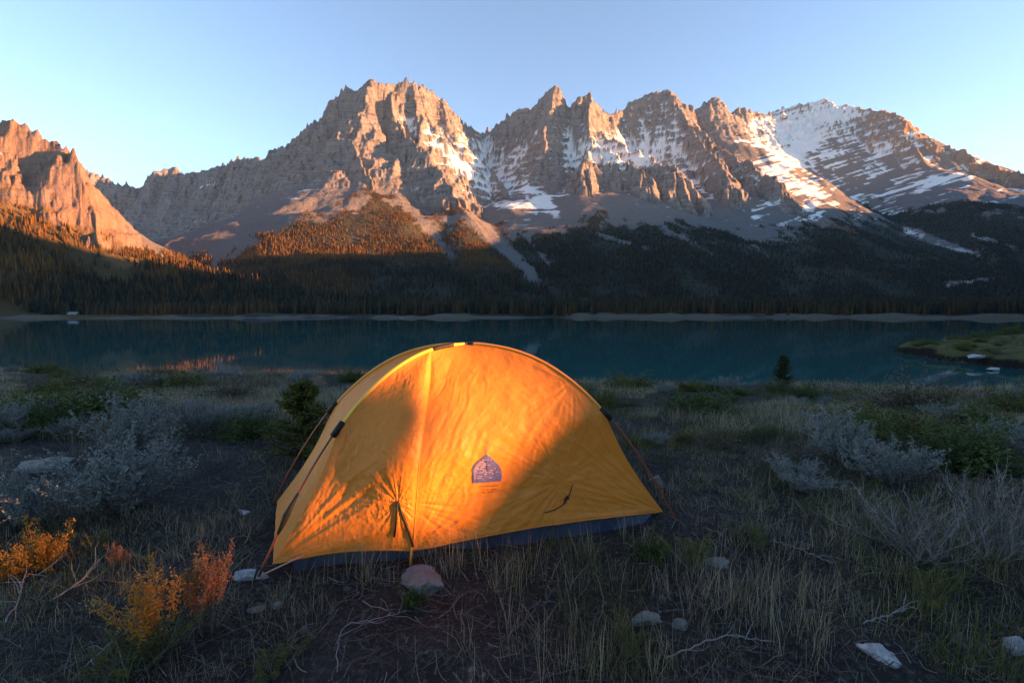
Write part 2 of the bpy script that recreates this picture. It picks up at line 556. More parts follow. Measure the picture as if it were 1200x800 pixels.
# ------------------------------------------------------------------ lake
m = NM("lake_water")
co = m.coord("Object")
rip = m.noise(co, 0.55, 4, 0.6, mapping=(0.5, 1.0, 1.0))
rip2 = m.noise(co, 0.03, 3, 0.5, mapping=(0.35, 1.0, 1.0))
mul = m.n("ShaderNodeMath", operation='MULTIPLY')
m.l(rip, mul.inputs[0])
m.l(rip2, mul.inputs[1])
m.base((0.002, 0.068, 0.072), 0.03, 0.5)
m.b.inputs["IOR"].default_value = 1.33
m.normal(m.bump(mul.outputs[0], 0.035, 0.10))
xs = np.concatenate([np.linspace(-1800, -200, 9), np.linspace(-150, 150, 7), np.linspace(200, 1800, 9)])
ys = np.array([18, 30, 60, 120, 240, 400, 600, 690])
LX, LY = np.meshgrid(xs, ys)
o = np_mesh("lake", np.stack([LX, LY, np.full(LX.shape, LAKE_Z)], -1).reshape(-1, 3), grid_faces(len(ys), len(xs)), m.m)
kind(o, "structure", "still dark teal mountain lake")

# ------------------------------------------------------------------ the air: thin blue haze over the whole valley
hz = bpy.data.materials.new("valley_air")
hz.use_nodes = True
ht = hz.node_tree
ht.nodes.remove(ht.nodes["Principled BSDF"])
pv = ht.nodes.new("ShaderNodeVolumePrincipled")
pv.inputs["Color"].default_value = (0.55, 0.75, 1.0, 1)
pv.inputs["Density"].default_value = 1.5e-5
pv.inputs["Anisotropy"].default_value = 0.0
ht.links.new(pv.outputs[0], ht.nodes["Material Output"].inputs["Volume"])
hv = np.array([(x, y, z) for z in (-45.0, 2600.0) for (x, y) in ((-9000, -1500), (9000, -1500), (9000, 7500), (-9000, 7500))])
hf = np.array([(0, 3, 2, 1), (4, 5, 6, 7), (0, 1, 5, 4), (1, 2, 6, 5), (2, 3, 7, 6), (3, 0, 4, 7)])
haze = np_mesh("haze", hv, hf, hz)
kind(haze, "stuff", "thin blue evening haze in the valley air")

# ------------------------------------------------------------------ forest on the far slopes
def conifer_template(tiers, sides, seed, trunk=True):
    """unit conifer: height 1, several drooping ragged skirts; verts, tris"""
    r = np.random.default_rng(seed)
    vs_, fs_ = [], []
    for k in range(tiers):
        f = k / tiers
        z0 = 0.06 + 0.86 * f
        z1 = min(z0 + 1.75 / tiers + 0.03, 1.0)
        rad = 0.15 * (1 - f) ** 0.8 + 0.012
        b = len(vs_)
        vs_.append((r.normal(0, .004), r.normal(0, .004), z1))
        ph = r.uniform(0, 6.28)
        for q in range(sides):
            a = ph + 6.283 * q / sides
            rr = rad * (r.uniform(0.5, 0.75) if q % 2 else r.uniform(0.85, 1.25))
            vs_.append((math.cos(a) * rr, math.sin(a) * rr, z0 + (0.02 if q % 2 else -0.015) + r.uniform(-.012, .012)))
        for q in range(sides):
            fs_.append((b, b + 1 + q, b + 1 + (q + 1) % sides))
    return np.array(vs_, np.float32), np.array(fs_, np.int32)


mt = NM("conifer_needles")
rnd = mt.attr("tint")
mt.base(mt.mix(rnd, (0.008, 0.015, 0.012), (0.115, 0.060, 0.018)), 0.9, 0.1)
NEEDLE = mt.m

runmin = np.minimum.accumulate(PYg, axis=0)
prev = np.vstack([np.full((1, NC), 1e6), runmin[:-1]])
vis = (PYg <= prev + 14) & (PXg > -60) & (PXg < 1260)
cell = np.abs(np.gradient(GX, axis=1) * np.gradient(GY, axis=0))
dens = np.where(GY < 1500, 1 / 24.0, 1 / 30.0) * (0.55 + 0.45 * np.clip(n1 * 1.5, -1, 1))
dens = np.where(HILLG > 0.3, dens * 0.35, dens)
lam = cell * dens * np.clip(FOR * 1.15 - 0.12, 0, 1) * vis
lam = np.where((GY - shore_y(GX)) < 105, 0, lam)
cnt = rng.poisson(np.clip(lam, 0, 6))
ii, jj = np.nonzero(cnt)
rep = cnt[ii, jj]
ii = np.repeat(ii, rep)
jj = np.repeat(jj, rep)
print("forest trees", len(ii))
ox = rng.uniform(-.5, .5, len(ii))
oy = rng.uniform(-.5, .5, len(ii))
gxx = np.gradient(GX, axis=1)
gyy = np.gradient(GY, axis=0)
gzx = np.gradient(GZ, axis=1)
gzy = np.gradient(GZ, axis=0)
tx = GX[ii, jj] + gxx[ii, jj] * ox
ty = GY[ii, jj] + gyy[ii, jj] * oy
tx = GX[ii, jj] + gxx[ii, jj] * ox + 0
tz = GZ[ii, jj] + gzx[ii, jj] * ox + gzy[ii, jj] * oy - 0.5
th = rng.uniform(9, 20, len(ii)) * np.where(ty < 1400, 1.15, 1.0) * np.where(ty > 1500, 0.95, 1.0) * (1 - 0.35 * sstep(200, 420, tz))
tint = np.clip(rng.uniform(0, 1, len(ii)) ** 2 * 0.55 + 0.3 * (fbm(tx / 140, ty / 140, 3, 401) > 0.35) * (600 + FPX * tx / ty < 600) + 0.35 * sstep(200, 300, 600 + FPX * tx / ty) * sstep(620, 560, 600 + FPX * tx / ty) * (tz > 150) + 0.35 * sstep(300, 150, 600 + FPX * tx / ty) * (tz > 60), 0, 1)  # trees above the shadow line tinted orange: sunlight put into needle colour


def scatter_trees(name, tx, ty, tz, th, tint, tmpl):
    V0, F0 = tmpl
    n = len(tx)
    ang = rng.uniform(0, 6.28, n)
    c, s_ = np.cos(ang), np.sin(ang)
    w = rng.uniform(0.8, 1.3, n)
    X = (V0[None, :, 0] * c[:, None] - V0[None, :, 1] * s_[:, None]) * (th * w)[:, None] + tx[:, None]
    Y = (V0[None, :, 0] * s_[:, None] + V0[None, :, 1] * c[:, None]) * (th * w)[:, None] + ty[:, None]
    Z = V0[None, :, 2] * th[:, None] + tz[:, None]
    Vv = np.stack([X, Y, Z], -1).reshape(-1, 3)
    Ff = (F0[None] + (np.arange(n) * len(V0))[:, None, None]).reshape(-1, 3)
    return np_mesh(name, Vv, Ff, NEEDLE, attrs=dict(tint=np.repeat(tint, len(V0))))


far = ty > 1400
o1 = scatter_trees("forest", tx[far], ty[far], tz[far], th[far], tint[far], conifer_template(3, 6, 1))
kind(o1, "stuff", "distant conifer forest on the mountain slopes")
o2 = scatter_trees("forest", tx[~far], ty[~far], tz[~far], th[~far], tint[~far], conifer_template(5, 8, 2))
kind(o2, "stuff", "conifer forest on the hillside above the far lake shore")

# the front row along the far shore: trees one can tell apart
protos = []
bark = NM("conifer_bark")
bark.base((0.05, 0.038, 0.03))


def front_spruce_mesh(seed):
    V0, F0 = conifer_template(8, 12, seed)
    nb = 6
    tv = [(0.011 * math.cos(6.283 * q / nb), 0.011 * math.sin(6.283 * q / nb), 0.0) for q in range(nb)] + [(0, 0, 0.9)]
    tf = [(q, (q + 1) % nb, nb) for q in range(nb)]
    Vv = np.vstack([V0, np.array(tv)])
    Ff = np.vstack([F0, np.array(tf) + len(V0)])
    ob = np_mesh("spruce_tree", Vv, Ff, mats=[NEEDLE, bark.m], midx=[0] * len(F0) + [1] * len(tf),
                 attrs=dict(tint=np.full(len(Vv), rng.uniform(0.05, 0.5))))
    return ob


for q in range(5):
    protos.append(front_spruce_mesh(50 + q))
SPRUCE_LABEL = "dark spruce in the front row of forest along the far lake shore"
nfront = 250
used = [False] * 5
k = 0
tries = 0
while k < nfront and tries < 5000:
    tries += 1
    px = random.uniform(-20, 1215)
    Y = None
    a_ = (px - 600) / FPX
    ylo = 640
    for _ in range(30):
        if ylo - shore_y(np.float64(a_ * ylo)) > 0:
            break
        ylo += 5
    gap = 32 + 34 * abs(math.sin(px * 0.017 + 1.0)) if px < 560 else 28 + 12 * abs(math.sin(px * .02))
    Y = ylo + gap + random.random() ** 1.6 * 60
    x = a_ * Y
    if abs(px - 87) < 11 and Y < ylo + 110:
        continue
    j = min(max(int(round((px - PX0) / 1.1)), 0), NC - 1)
    z = float(np.interp(Y, rows, GZ[:, j]))
    q = random.randrange(5)
    if not used[q]:
        t_ = protos[q]
        used[q] = True
    else:
        t_ = protos[q].copy()
        COL.objects.link(t_)
    h = random.uniform(15, 28)
    w = random.uniform(0.85, 1.3)
    t_.location = (x, Y, z - 0.3)
    t_.scale = (h * w, h * w, h)
    t_.rotation_euler = (0, 0, random.uniform(0, 6.28))
    tag(t_, SPRUCE_LABEL, "tree", "spruces in the front row of the far shore forest")
    k += 1

# ------------------------------------------------------------------ near ground: the meadow on the bank
def meadow_z(x, y):
    x = np.asarray(x, np.float64)
    y = np.asarray(y, np.float64)
    edge = np.interp(x, [-40, -24, -2, 6, 11, 40], [23.5, 21.5, 16.0, 13.0, 10.6, 9.5])
    z = -0.088 * np.clip(y - 4, 0, None)
    over = np.clip(y - edge, 0, None)
    z = z - 0.42 * over * over / (over + 3.0)
    z = z + 0.05 * fbm(x / 1.6, y / 1.6, 3, 501) * sstep(0.0, 2.0, y) + 0.10 * fbm(x / 5.0, y / 5.0, 2, 511) * sstep(3.5, 7, y)
    z = z + 0.018 * fbm(x / 0.35, y / 0.35, 3, 521)
    return z


def gz(x, y):
    return float(meadow_z(np.array([x]), np.array([y]))[0])


def ground_at(px, py):
    """where the sight line of photo pixel (px, py) meets the meadow"""
    d0 = at(px, py, 1.0) - Vector((0, 0, EYE))
    lo = 0.5
    y = 0.6
    while y < 60:
        p = Vector((0, 0, EYE)) + d0 * y
        if p.z <= gz(p.x, p.y):
            break
        y *= 1.01
    return Vector((p.x, p.y, gz(p.x, p.y)))


xs = np.unique(np.concatenate([np.linspace(-140, -30, 12), np.linspace(-30, -6, 100), np.arange(-6, 6, 0.05), np.linspace(6, 30, 100), np.linspace(30, 140, 12)]))
ys = np.unique(np.concatenate([np.linspace(-90, -4, 12), np.linspace(-4, 1, 12), np.arange(1, 6, 0.04), np.arange(6, 24, 0.15), np.linspace(24, 60, 18)]))
MX, MY = np.meshgrid(xs, ys)
MZ = meadow_z(MX, MY)
m = NM("meadow_soil")
co = m.coord("Object")
s1 = m.noise(co, 2.2, 6, 0.65)
s2 = m.noise(co, 38.0, 5, 0.7)
c = m.ramp(s1, [(0.3, (0.014, 0.0135, 0.013)), (0.55, (0.027, 0.025, 0.024)), (0.75, (0.044, 0.040, 0.034))])
c = m.mix(m.ramp(s2, [(0.5, 0.0), (0.72, 1.0)]), c, (0.085, 0.080, 0.074))
m.base(c, 0.95, 0.15)
m.normal(m.bump(s2, 0.9, 0.02, m.bump(m.noise(co, 140, 3), 0.6, 0.006)))
o = np_mesh("ground", np.stack([MX, MY, MZ], -1).reshape(-1, 3), grid_faces(len(ys), len(xs)), m.m, smooth=True)
kind(o, "structure", "dark earth of the dry lakeside meadow")

# ------------------------------------------------------------------ the knoll added unseen behind the camera to block sun, gapped for one beam
A0 = 24.0


def blocker(tt_, ww_):
    H = 9.0 + 1.4 * fbm(tt_ / 6.0, tt_ * 0 + 3, 3, 601) + 6.0 * sstep(6, 60, np.abs(tt_))
    sh2 = sun_at((-1.39, 1.9))
    zb = 0.15 + TE * (A0 - sh2[0])
    # right edge of the gap leans outward with height, left edge is upright
    h = np.linspace(0, 4, 9)
    return H, zb


kt = np.unique(np.concatenate([np.arange(-160, -6, 4.0), np.arange(-6, 0.9, 0.4), np.arange(0.9, 3.6, 0.03), np.arange(3.6, 12, 0.4), np.arange(12, 18, 1.5)]))
kw = np.concatenate([np.linspace(-9, -1.2, 6), [-0.6, -0.3, 0.0, 0.3, 0.6, 1.0], np.linspace(2, 30, 8)])
H, zb = blocker(kt, None)
tl = sun_at((-1.62, 1.9))[1] - 0.18
z_r = np.array([0.09, 0.307, 0.575, 0.85, 1.4, 6.0])
_pts = [at(585, 640, 2.42), at(625, 580, 2.55), at(680, 515, 2.7), at(722, 455, 2.85)]
z_r = np.array([p_.z + TE * (-sun_at(p_)[0]) for p_ in _pts] + [1.5, 6.0])
t_r = np.array([sun_at(p_)[1] - 0.10 for p_ in _pts])
t_r = np.concatenate([t_r, [t_r[-1] + 0.12, t_r[-1] + 0.5]])
a_mid = 0.0
zz_r = z_r + TE * A0
inside = (kt > tl)
floor = np.interp(kt, t_r, zz_r)
gap_h = np.where(kt <= tl, H, np.where(kt <= t_r[0], zb, np.minimum(floor, H)))
gap_h = np.where(kt > t_r[-1], H, gap_h)
gap_h = gap_h + 0.05 * fbm(kt * 3.0, kt * 0, 3, 611) * (np.abs(kt - 2) < 1.6)
KT, KW = np.meshgrid(kt, kw, indexing='ij')
KH = gap_h[:, None] - np.where(KW < 0, -KW * 1.6, KW * 0.55)
KH = np.maximum(KH, -2.0)
KA = A0 + KW
KV = np.stack([KA * ST[0] + KT * SN[0], KA * ST[1] + KT * SN[1], KH], -1)
m = NM("blocker_turf")
m.base(m.mix(m.noise(m.coord(), 0.6, 5), (0.03, 0.028, 0.015), (0.08, 0.065, 0.04)))
o = np_mesh("hill", KV.reshape(-1, 3), grid_faces(len(kt), len(kw)), m.m)
# added unseen lip narrows the beam, keeping sun off the left sagebrush
tc = sun_at((-2.6, 3.0))[1]
lip_t = np.array([tl - 0.6, 1.86, 2.02, 2.5])
lip_z = np.array([0.48, 0.48, 0.36, 0.92]) + TE * (A0 - sun_at((-1.39, 1.9))[0])
LV, LF = [], []
for i in range(4):
    for (w_, z_) in ((-1.0, lip_z[i]), (1.2, lip_z[i] + 0.12), (1.6, 12.0), (-1.4, 12.0)):
        aa_ = A0 + 2.5 + w_
        LV.append((aa_ * ST[0] + lip_t[i] * SN[0], aa_ * ST[1] + lip_t[i] * SN[1], z_))
for i in range(3):
    for q in range(4):
        LF.append((i * 4 + q, i * 4 + (q + 1) % 4, i * 4 + 4 + (q + 1) % 4, i * 4 + 4 + q))
LF += [(0, 3, 2, 1), (12, 13, 14, 15)]
lip = np_mesh("hill", np.array(LV), np.array(LF), m.m)
kind(lip, "structure", "added light-blocking lip of the knoll behind the viewpoint")
kind(o, "structure", "unseen added knoll behind the viewpoint with a narrow gap in its crest")

# ------------------------------------------------------------------ the point of land on the right
def point_z(x, y):
    # the bank runs from the tip towards the camera; land lies to its right
    edge = np.interp(y, [50, 94, 104, 118, 128, 134, 139, 150, 170, 210, 320], [118, 104, 103, 107, 111, 114, 124, 142, 176, 245, 430])
    edge = edge + 1.6 * vnoise(y / 4.0, x * 0 + 1, 701) + 0.8 * vnoise(y / 1.3, x * 0 + 4, 702)
    d = (x - edge) * np.where(y > 139, 0.5, 0.8)
    h = np.where(d < 0, d * 0.5, 2.1 * (1 - np.exp(-d / 0.6)) + 0.018 * d)
    return LAKE_Z + h + (0.45 * fbm(x / 3, y / 3, 4, 711) + 0.6 * fbm(x / 12, y / 12, 2, 715)) * np.clip(d / 3, 0, 1)


xs = np.arange(98, 420, 0.7)
ys = np.concatenate([np.arange(60, 150, 0.7), np.arange(150, 330, 3)])
QX, QY = np.meshgrid(xs, ys)
QZ = point_z(QX, QY)
m = NM("point_of_land_turf")
co = m.coord("Object")
q1 = m.noise(co, 0.25, 5, 0.6)
q2 = m.noise(co, 2.5, 5, 0.7)
c = m.ramp(q1, [(0.35, (0.040, 0.042, 0.018)), (0.55, (0.105, 0.095, 0.035)), (0.7, (0.16, 0.135, 0.075))])
c = m.mix(m.ramp(q2, [(0.35, 0.0), (0.75, 1.0)]), c, (0.07, 0.07, 0.03))
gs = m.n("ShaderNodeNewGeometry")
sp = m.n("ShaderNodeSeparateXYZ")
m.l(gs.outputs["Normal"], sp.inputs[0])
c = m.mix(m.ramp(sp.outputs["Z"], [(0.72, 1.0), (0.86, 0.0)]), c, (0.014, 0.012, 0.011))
m.base(c, 0.95, 0.1)
m.normal(m.bump(q2, 1.0, 0.4))
o = np_mesh("peninsula", np.stack([QX, QY, QZ], -1).reshape(-1, 3), grid_faces(len(ys), len(xs)), m.m, smooth=True)
kind(o, "structure", "low grassy point of land reaching into the lake at the right")

# ------------------------------------------------------------------ the tent
from mathutils.bvhtree import BVHTree


def on_z(px, py, z):
    """point at height z on the sight line of photo pixel (px, py)"""
    d0 = at(px, py, 1.0) - Vector((0, 0, EYE))
    k = (z - EYE) / d0.z
    return Vector((0, 0, EYE)) + d0 * k


def mk_tube(name, pts, r, mat, parent=None, sides=8, closed=False, cap=True):
    """a round bar along a chain of points; r may be a list"""
    pts = [Vector(p) for p in pts]
    n = len(pts)
    rs = r if isinstance(r, (list, tuple, np.ndarray)) else [r] * n
    vv, ff = [], []
    up = Vector((0.13, 0.21, 0.97)).normalized()
    for i, p in enumerate(pts):
        t = (pts[min(i + 1, n - 1)] - pts[max(i - 1, 0)]).normalized()
        a = t.cross(up)
        if a.length < 1e-4:
            a = t.cross(Vector((1, 0, 0)))
        a.normalize()
        b = t.cross(a)
        for q in range(sides):
            w = 2 * math.pi * q / sides
            vv.append(p + (a * math.cos(w) + b * math.sin(w)) * rs[i])
    for i in range(n - 1):
        for q in range(sides):
            q2 = (q + 1) % sides
            ff.append((i * sides + q, i * sides + q2, (i + 1) * sides + q2, (i + 1) * sides + q))
    if cap:
        c0 = len(vv)
        vv.append(pts[0])
        vv.append(pts[-1])
        for q in range(sides):
            q2 = (q + 1) % sides
            ff.append((c0, q2, q, c0))
            ff.append((c0 + 1, (n - 1) * sides + q, (n - 1) * sides + q2, c0 + 1))
    me = bpy.data.meshes.new(name)
    me.from_pydata([tuple(v) for v in vv], [], [tuple(dict.fromkeys(f)) for f in ff])
    for p_ in me.polygons:
        p_.use_smooth = True
    me.materials.append(mat)
    ob = bpy.data.objects.new(name, me)
    COL.objects.link(ob)
    if parent:
        ob.parent = parent
    return ob


def simple(name, c, rough=0.7, spec=0.3):
    return NM(name).base(c, rough, spec).m


FL = on_z(306, 674, 0.0)
FR = on_z(792, 613, 0.0)
RL = on_z(321, 592, 0.0)
RR = FR + RL - FL
CEN = (FL + RR) / 2
HT = at(541, 403, CEN.y).z
print("tent", FL, FR, RL, RR, "apex", proj(CEN.x, CEN.y, HT), HT)


def pole(corner, s):
    s = np.asarray(s, np.float64)
    z = HT * (1 - np.power(1 - s, 2.35))
    return np.stack([corner.x + (CEN.x - corner.x) * s, corner.y + (CEN.y - corner.y) * s, z], -1)


CLIP = 0.335


def cloth_edge(corner, hem, s_top, n):
    """cloth edge from the pole at s_top down: along the pole to the clip, then straight to the hem corner"""
    u = np.linspace(0, 1, n)
    up_ = pole(corner, np.linspace(s_top, CLIP, 60))
    lo = up_[-1]
    hem = np.array(hem)
    tt_ = np.linspace(0, 1, 60)[1:, None]
    inw = np.array([CEN.x - corner.x, CEN.y - corner.y, 0]) * 0.025
    low = lo * (1 - tt_) + hem * tt_ + inw * np.sin(np.pi * tt_)
    P = np.vstack([up_, low])
    d = np.concatenate([[0], np.cumsum(np.linalg.norm(np.diff(P, axis=0), axis=1))])
    d /= d[-1]
    return np.stack([np.interp(u, d, P[:, k]) for k in range(3)], -1)


def curve(pts, n):
    P = np.array([list(p) for p in pts], np.float64)
    # Catmull-Rom
    out = []
    m_ = len(P)
    for i in range(m_ - 1):
        p0, p1, p2, p3 = P[max(i - 1, 0)], P[i], P[i + 1], P[min(i + 2, m_ - 1)]
        for t in np.linspace(0, 1, 24, endpoint=(i == m_ - 2)):
            out.append(0.5 * ((2 * p1) + (-p0 + p2) * t + (2 * p0 - 5 * p1 + 4 * p2 - p3) * t * t + (-p0 + 3 * p1 - 3 * p2 + p3) * t ** 3))
    Q = np.array(out)
    d = np.concatenate([[0], np.cumsum(np.linalg.norm(np.diff(Q, axis=0), axis=1))])
    d /= d[-1]
    u = np.linspace(0, 1, n)
    return np.stack([np.interp(u, d, Q[:, k]) for k in range(3)], -1)


NU, NV = 190, 190
hemA = np.array(on_z(320, 660, 0.045))
hemC = np.array(on_z(777, 599, 0.05))
hemD = np.array(on_z(325, 587, 0.07))
hemR = np.array(RR) * 0.98 + np.array(CEN) * 0.02 + np.array([0, 0, 0.07])
hemB = np.array(on_z(484, 644, 0.055))
S_TOP = 0.80
s0 = pole(FL, S_TOP)
seam_px = [(504, 445, 2.69), (498, 492, 2.52), (491.5, 540, 2.42), (488, 590, 2.40)]
SEAM = curve([s0] + [at(*p) for p in seam_px] + [hemB], NU)
E_R = cloth_edge(FR, hemC, 1.0, NU)
E_L = cloth_edge(FL, hemA, S_TOP, NU)


def patch(left, right, hem_sag, bulge, wr, skew=0.0):
    """cloth between two edges; wr(P, U, V) gives the wrinkle height"""
    v = np.linspace(0, 1, NV)[None, :, None]
    P = left[:, None, :] * (1 - v) + right[:, None, :] * v
    U, Vv = np.meshgrid(np.linspace(0, 1, NU), np.linspace(0, 1, NV), indexing='ij')
    N = np.cross(np.gradient(P, axis=1), np.gradient(P, axis=0))
    N /= np.linalg.norm(N, axis=-1, keepdims=True) + 1e-9
    # make normals point away from the middle of the tent
    mid = np.array([CEN.x, CEN.y, 0.3])
    sgn = np.sign(((P - mid) * N).sum(-1, keepdims=True).mean())
    N *= sgn
    shape = (np.sin(np.pi * Vv) if skew == 0 else 1.9 * np.sin(np.pi * Vv ** 1.6) * Vv ** skew) * np.sin(np.pi * np.clip(U, 0, 1) ** 0.9)
    P = P + N * (bulge * shape)[..., None]
    P[..., 2] += hem_sag * np.sin(np.pi * Vv) * U ** 6
    edge = np.clip(np.sin(np.pi * Vv) * 6, 0, 1) * np.clip(U * 8, 0, 1)
    P = P + N * (wr(P, U, Vv) * edge)[..., None]
    return P


def radial(P, c, k, seed, reach, amp):
    """folds running out from a point where the cloth is held"""
    d = P - np.array(c)
    h = np.hypot(d[..., 0], d[..., 1] * 0.6)
    ang = np.arctan2(d[..., 2], d[..., 0] + d[..., 1] * 0.25)
    r = np.linalg.norm(d, axis=-1)
    return amp * ridged(ang * k, r * 2.2, 3, seed, 0.6) * np.exp(-r / reach) * np.clip(r / 0.05, 0, 1)


KNOT = np.array(at(467, 586, 2.40))


def wr_R(P, U, Vv):
    x, z = P[..., 0], P[..., 2]
    diag = (x * 0.55 + z * 0.85)
    crossd = (x * 0.85 - z * 0.55)
    w = 0.0035 * ridged(crossd * 9 + 0.8 * fbm(x * 4, z * 4, 2, 805), diag * 1.6, 3, 801, .55) * sstep(0.95, 0.2, Vv)
    w += 0.0020 * fbm(x * 14, z * 14, 3, 811)
    w += radial(P, hemC, 7, 821, 0.55, 0.009)
    w += radial(P, E_R[int(NU * .42)], 6, 825, 0.4, 0.004)
    w += radial(P, hemB, 8, 831, 0.35, 0.007)
    w += radial(P, KNOT, 10, 833, 0.28, 0.006)
    # long soft folds pulled from the right guy point
    w += radial(P, np.array(at(668, 574, 2.56)), 5, 835, 0.3, 0.005)
    return w


def wr_L(P, U, Vv):
    x, z = P[..., 0], P[..., 2]
    w = 0.0010 * ridged(x * 12 + z * 5, z * 9 - x * 3, 3, 841, .6)
    w += radial(P, KNOT, 8, 851, 0.20, 0.0042) * sstep(0.62, 0.38, z)
    w += radial(P, hemA, 7, 861, 0.5, 0.008)
    w += radial(P, E_L[int(NU * .42)], 6, 865, 0.30, 0.0028)
    w += 0.0012 * ridged(x * 40, z * 40, 2, 867)
    return w


def wr_S(P, U, Vv):
    return 0.003 * fbm(P[..., 1] * 9, P[..., 2] * 7, 3, 871)


tent = empty("tent", CEN)
tag(tent, "glowing orange dome tent pitched on the dry meadow above the lake", "tent")


def tent_obj(name, P, mat, smooth=True):
    nu, nv = P.shape[:2]
    ob = np_mesh(name, P.reshape(-1, 3) - np.array(CEN), grid_faces(nu, nv), mat, tent, smooth=smooth)
    return ob


f = NM("orange_tent_nylon")
co = f.coord("Object")
weave = f.noise(co, 9.0, 5, 0.6)
colr = f.mix(weave, (0.66, 0.215, 0.024), (0.74, 0.268, 0.034))
f.base(colr, 0.42, 0.35)
cr = f.noise(co, 16, 6, 0.7, 0.6, mapping=(1, 1, 1.6))
f.normal(f.bump(cr, 0.35, 0.012))
trn = f.n("ShaderNodeBsdfTranslucent")
f.l(colr, trn.inputs[0])
mx = f.n("ShaderNodeMixShader")
mx.inputs[0].default_value = 0.24
f.l(f.b.outputs[0], mx.inputs[1])
f.l(trn.outputs[0], mx.inputs[2])
f.l(mx.outputs[0], f.out.inputs[0])
NYLON = f.m
BLACKW = simple("black_webbing", (0.012, 0.011, 0.011), 0.6)
NAVY = simple("navy_groundsheet", (0.018, 0.026, 0.055), 0.45, 0.4)
POLE_M = simple("red_brown_pole", (0.20, 0.045, 0.018), 0.35, 0.5)
CORD = simple("pale_red_cord", (0.5, 0.26, 0.2), 0.8)
SLV = NM("amber_pole_sleeve").base((0.66, 0.25, 0.03), 0.4, 0.4).m

LIT_SLV = NM("sunlit_pole_sleeve").base((0.82, 0.46, 0.05), 0.35, 0.5).m  # front left sleeve only: sunlight put into a yellower colour

PR = patch(SEAM, E_R, 0.025, -0.030, wr_R)
PL = patch(E_L, SEAM, 0.03, 0.040, wr_L, 1.0)
front = tent_obj("front_panel", PR, NYLON)
front["label"] = "large front panel brightly lit by low sun"
leftp = tent_obj("door_panel", PL, NYLON)
leftp["label"] = "creased left front panel mostly in shade"
E_FL = cloth_edge(FL, hemA, 1.0, NU)
E_RL = cloth_edge(RL, hemD, 1.0, NU)
E_RR = cloth_edge(RR, hemR, 1.0, NU)
tent_obj("side_panel", patch(E_RL, E_FL, 0.03, -0.05, wr_S), NYLON)
tent_obj("side_panel", patch(E_R, E_RR, 0.03, -0.05, wr_S), NYLON)
tent_obj("back_panel", patch(E_RR, E_RL, 0.03, -0.02, wr_S), NYLON)

# raised seam with a zip flap down the front
C0 = np.array(CEN)
seam_out = SEAM + np.array([0.0, -0.001, 0.0])
mk_tube("zip_flap", seam_out[4::6] - C0, 0.0022, SLV, tent, 6)
for E in (PR[-1], PL[-1]):
    mk_tube("hem", E[::6] + np.array([0, -0.001, 0.0]) - C0, 0.005, NYLON, tent, 6)

for corner in (FL, FR, RL, RR):
    ss = np.linspace(1.0, CLIP, 40)
    sl = pole(corner, ss)
    mk_tube("pole_sleeve", sl - C0, [0.0105] * 40, LIT_SLV if corner is FL else SLV, tent, 10)
    sp_ = np.linspace(CLIP + 0.01, 0.0, 24)
    pl = pole(corner, sp_)
    out = np.array([corner.x - CEN.x, corner.y - CEN.y, 0])
    out /= np.linalg.norm(out)
    mk_tube("tent_pole", pl + out * 0.01 - C0, 0.0062, POLE_M, tent, 8)
    c_ = pole(corner, CLIP)
    d_ = pole(corner, CLIP + 0.03) - pole(corner, CLIP - 0.03)
    mk_tube("pole_clip", [c_ + out * 0.006 - d_ * .42 - C0, c_ + out * 0.006 - d_ * .38 - C0, c_ + out * 0.006 + d_ * .38 - C0, c_ + out * 0.006 + d_ * .42 - C0], [0.008, 0.0175, 0.0175, 0.008], BLACKW, tent, 8)
# dark sleeve ends and the hub where the poles cross
for corner, a_, b_ in ((FL, 0.80, 0.94), (FR, 0.955, 0.99), (RL, 0.96, 1.0)):
    mk_tube("sleeve_cuff", pole(corner, np.linspace(a_, b_, 8)) - C0, [0.008] + [0.0145] * 6 + [0.008], BLACKW, tent, 8)
# second clip low on the front left pole
for sc_, L_ in ((0.115, 0.014),):
    c_ = pole(FL, sc_)
    out = np.array([FL.x - CEN.x, FL.y - CEN.y, 0]) / (FL - CEN).to_2d().length
    d_ = pole(FL, sc_ + 0.02) - pole(FL, sc_ - 0.02)
    mk_tube("pole_clip", [c_ + out * 0.008 - d_ - C0, c_ + out * 0.008 - d_ * .5 - C0, c_ + out * 0.012 - C0, c_ + out * 0.008 + d_ * 1.2 - C0], [0.006, 0.013, 0.017, 0.006], BLACKW, tent, 8)

# floor tub: a shallow dark tray a little outside the hem
cs = [FL.lerp(CEN, 0.13), (Vector(hemB) + Vector((0.0, 0.085, 0))), FR.lerp(CEN, 0.10), RR.lerp(CEN, 0.06), RL.lerp(CEN, 0.01)]
cs = [Vector((c.x, c.y, 0)) for c in cs]
bm = bmesh.new()
ring_lo, ring_hi = [], []
NSEG = 14
for i in range(len(cs)):
    a_, b_ = cs[i], cs[(i + 1) % len(cs)]
    for k in range(NSEG):
        p = a_.lerp(b_, k / NSEG)
        w = 0.006 * math.sin(i * 3 + k * 1.9)
        n_ = (b_ - a_).cross(Vector((0, 0, 1))).normalized()
        pl = p + n_ * (0.012 + w)
        hz = 0.052 + 0.005 * math.sin(k * 1.3 + i)
        ring_lo.append(bm.verts.new((pl.x - CEN.x, pl.y - CEN.y, gz(p.x, p.y) - 0.02)))
        q_ = p - n_ * (0.02)
        ring_hi.append(bm.verts.new((q_.x - CEN.x, q_.y - CEN.y, hz)))
n_ = len(ring_lo)
for i in range(n_):
    bm.faces.new((ring_lo[i], ring_lo[(i + 1) % n_], ring_hi[(i + 1) % n_], ring_hi[i]))
bm.faces.new(ring_hi[::-1])
me = bpy.data.meshes.new("floor_tub")
bm.to_mesh(me)
bm.free()
me.materials.append(NAVY)
o = bpy.data.objects.new("floor_tub", me)
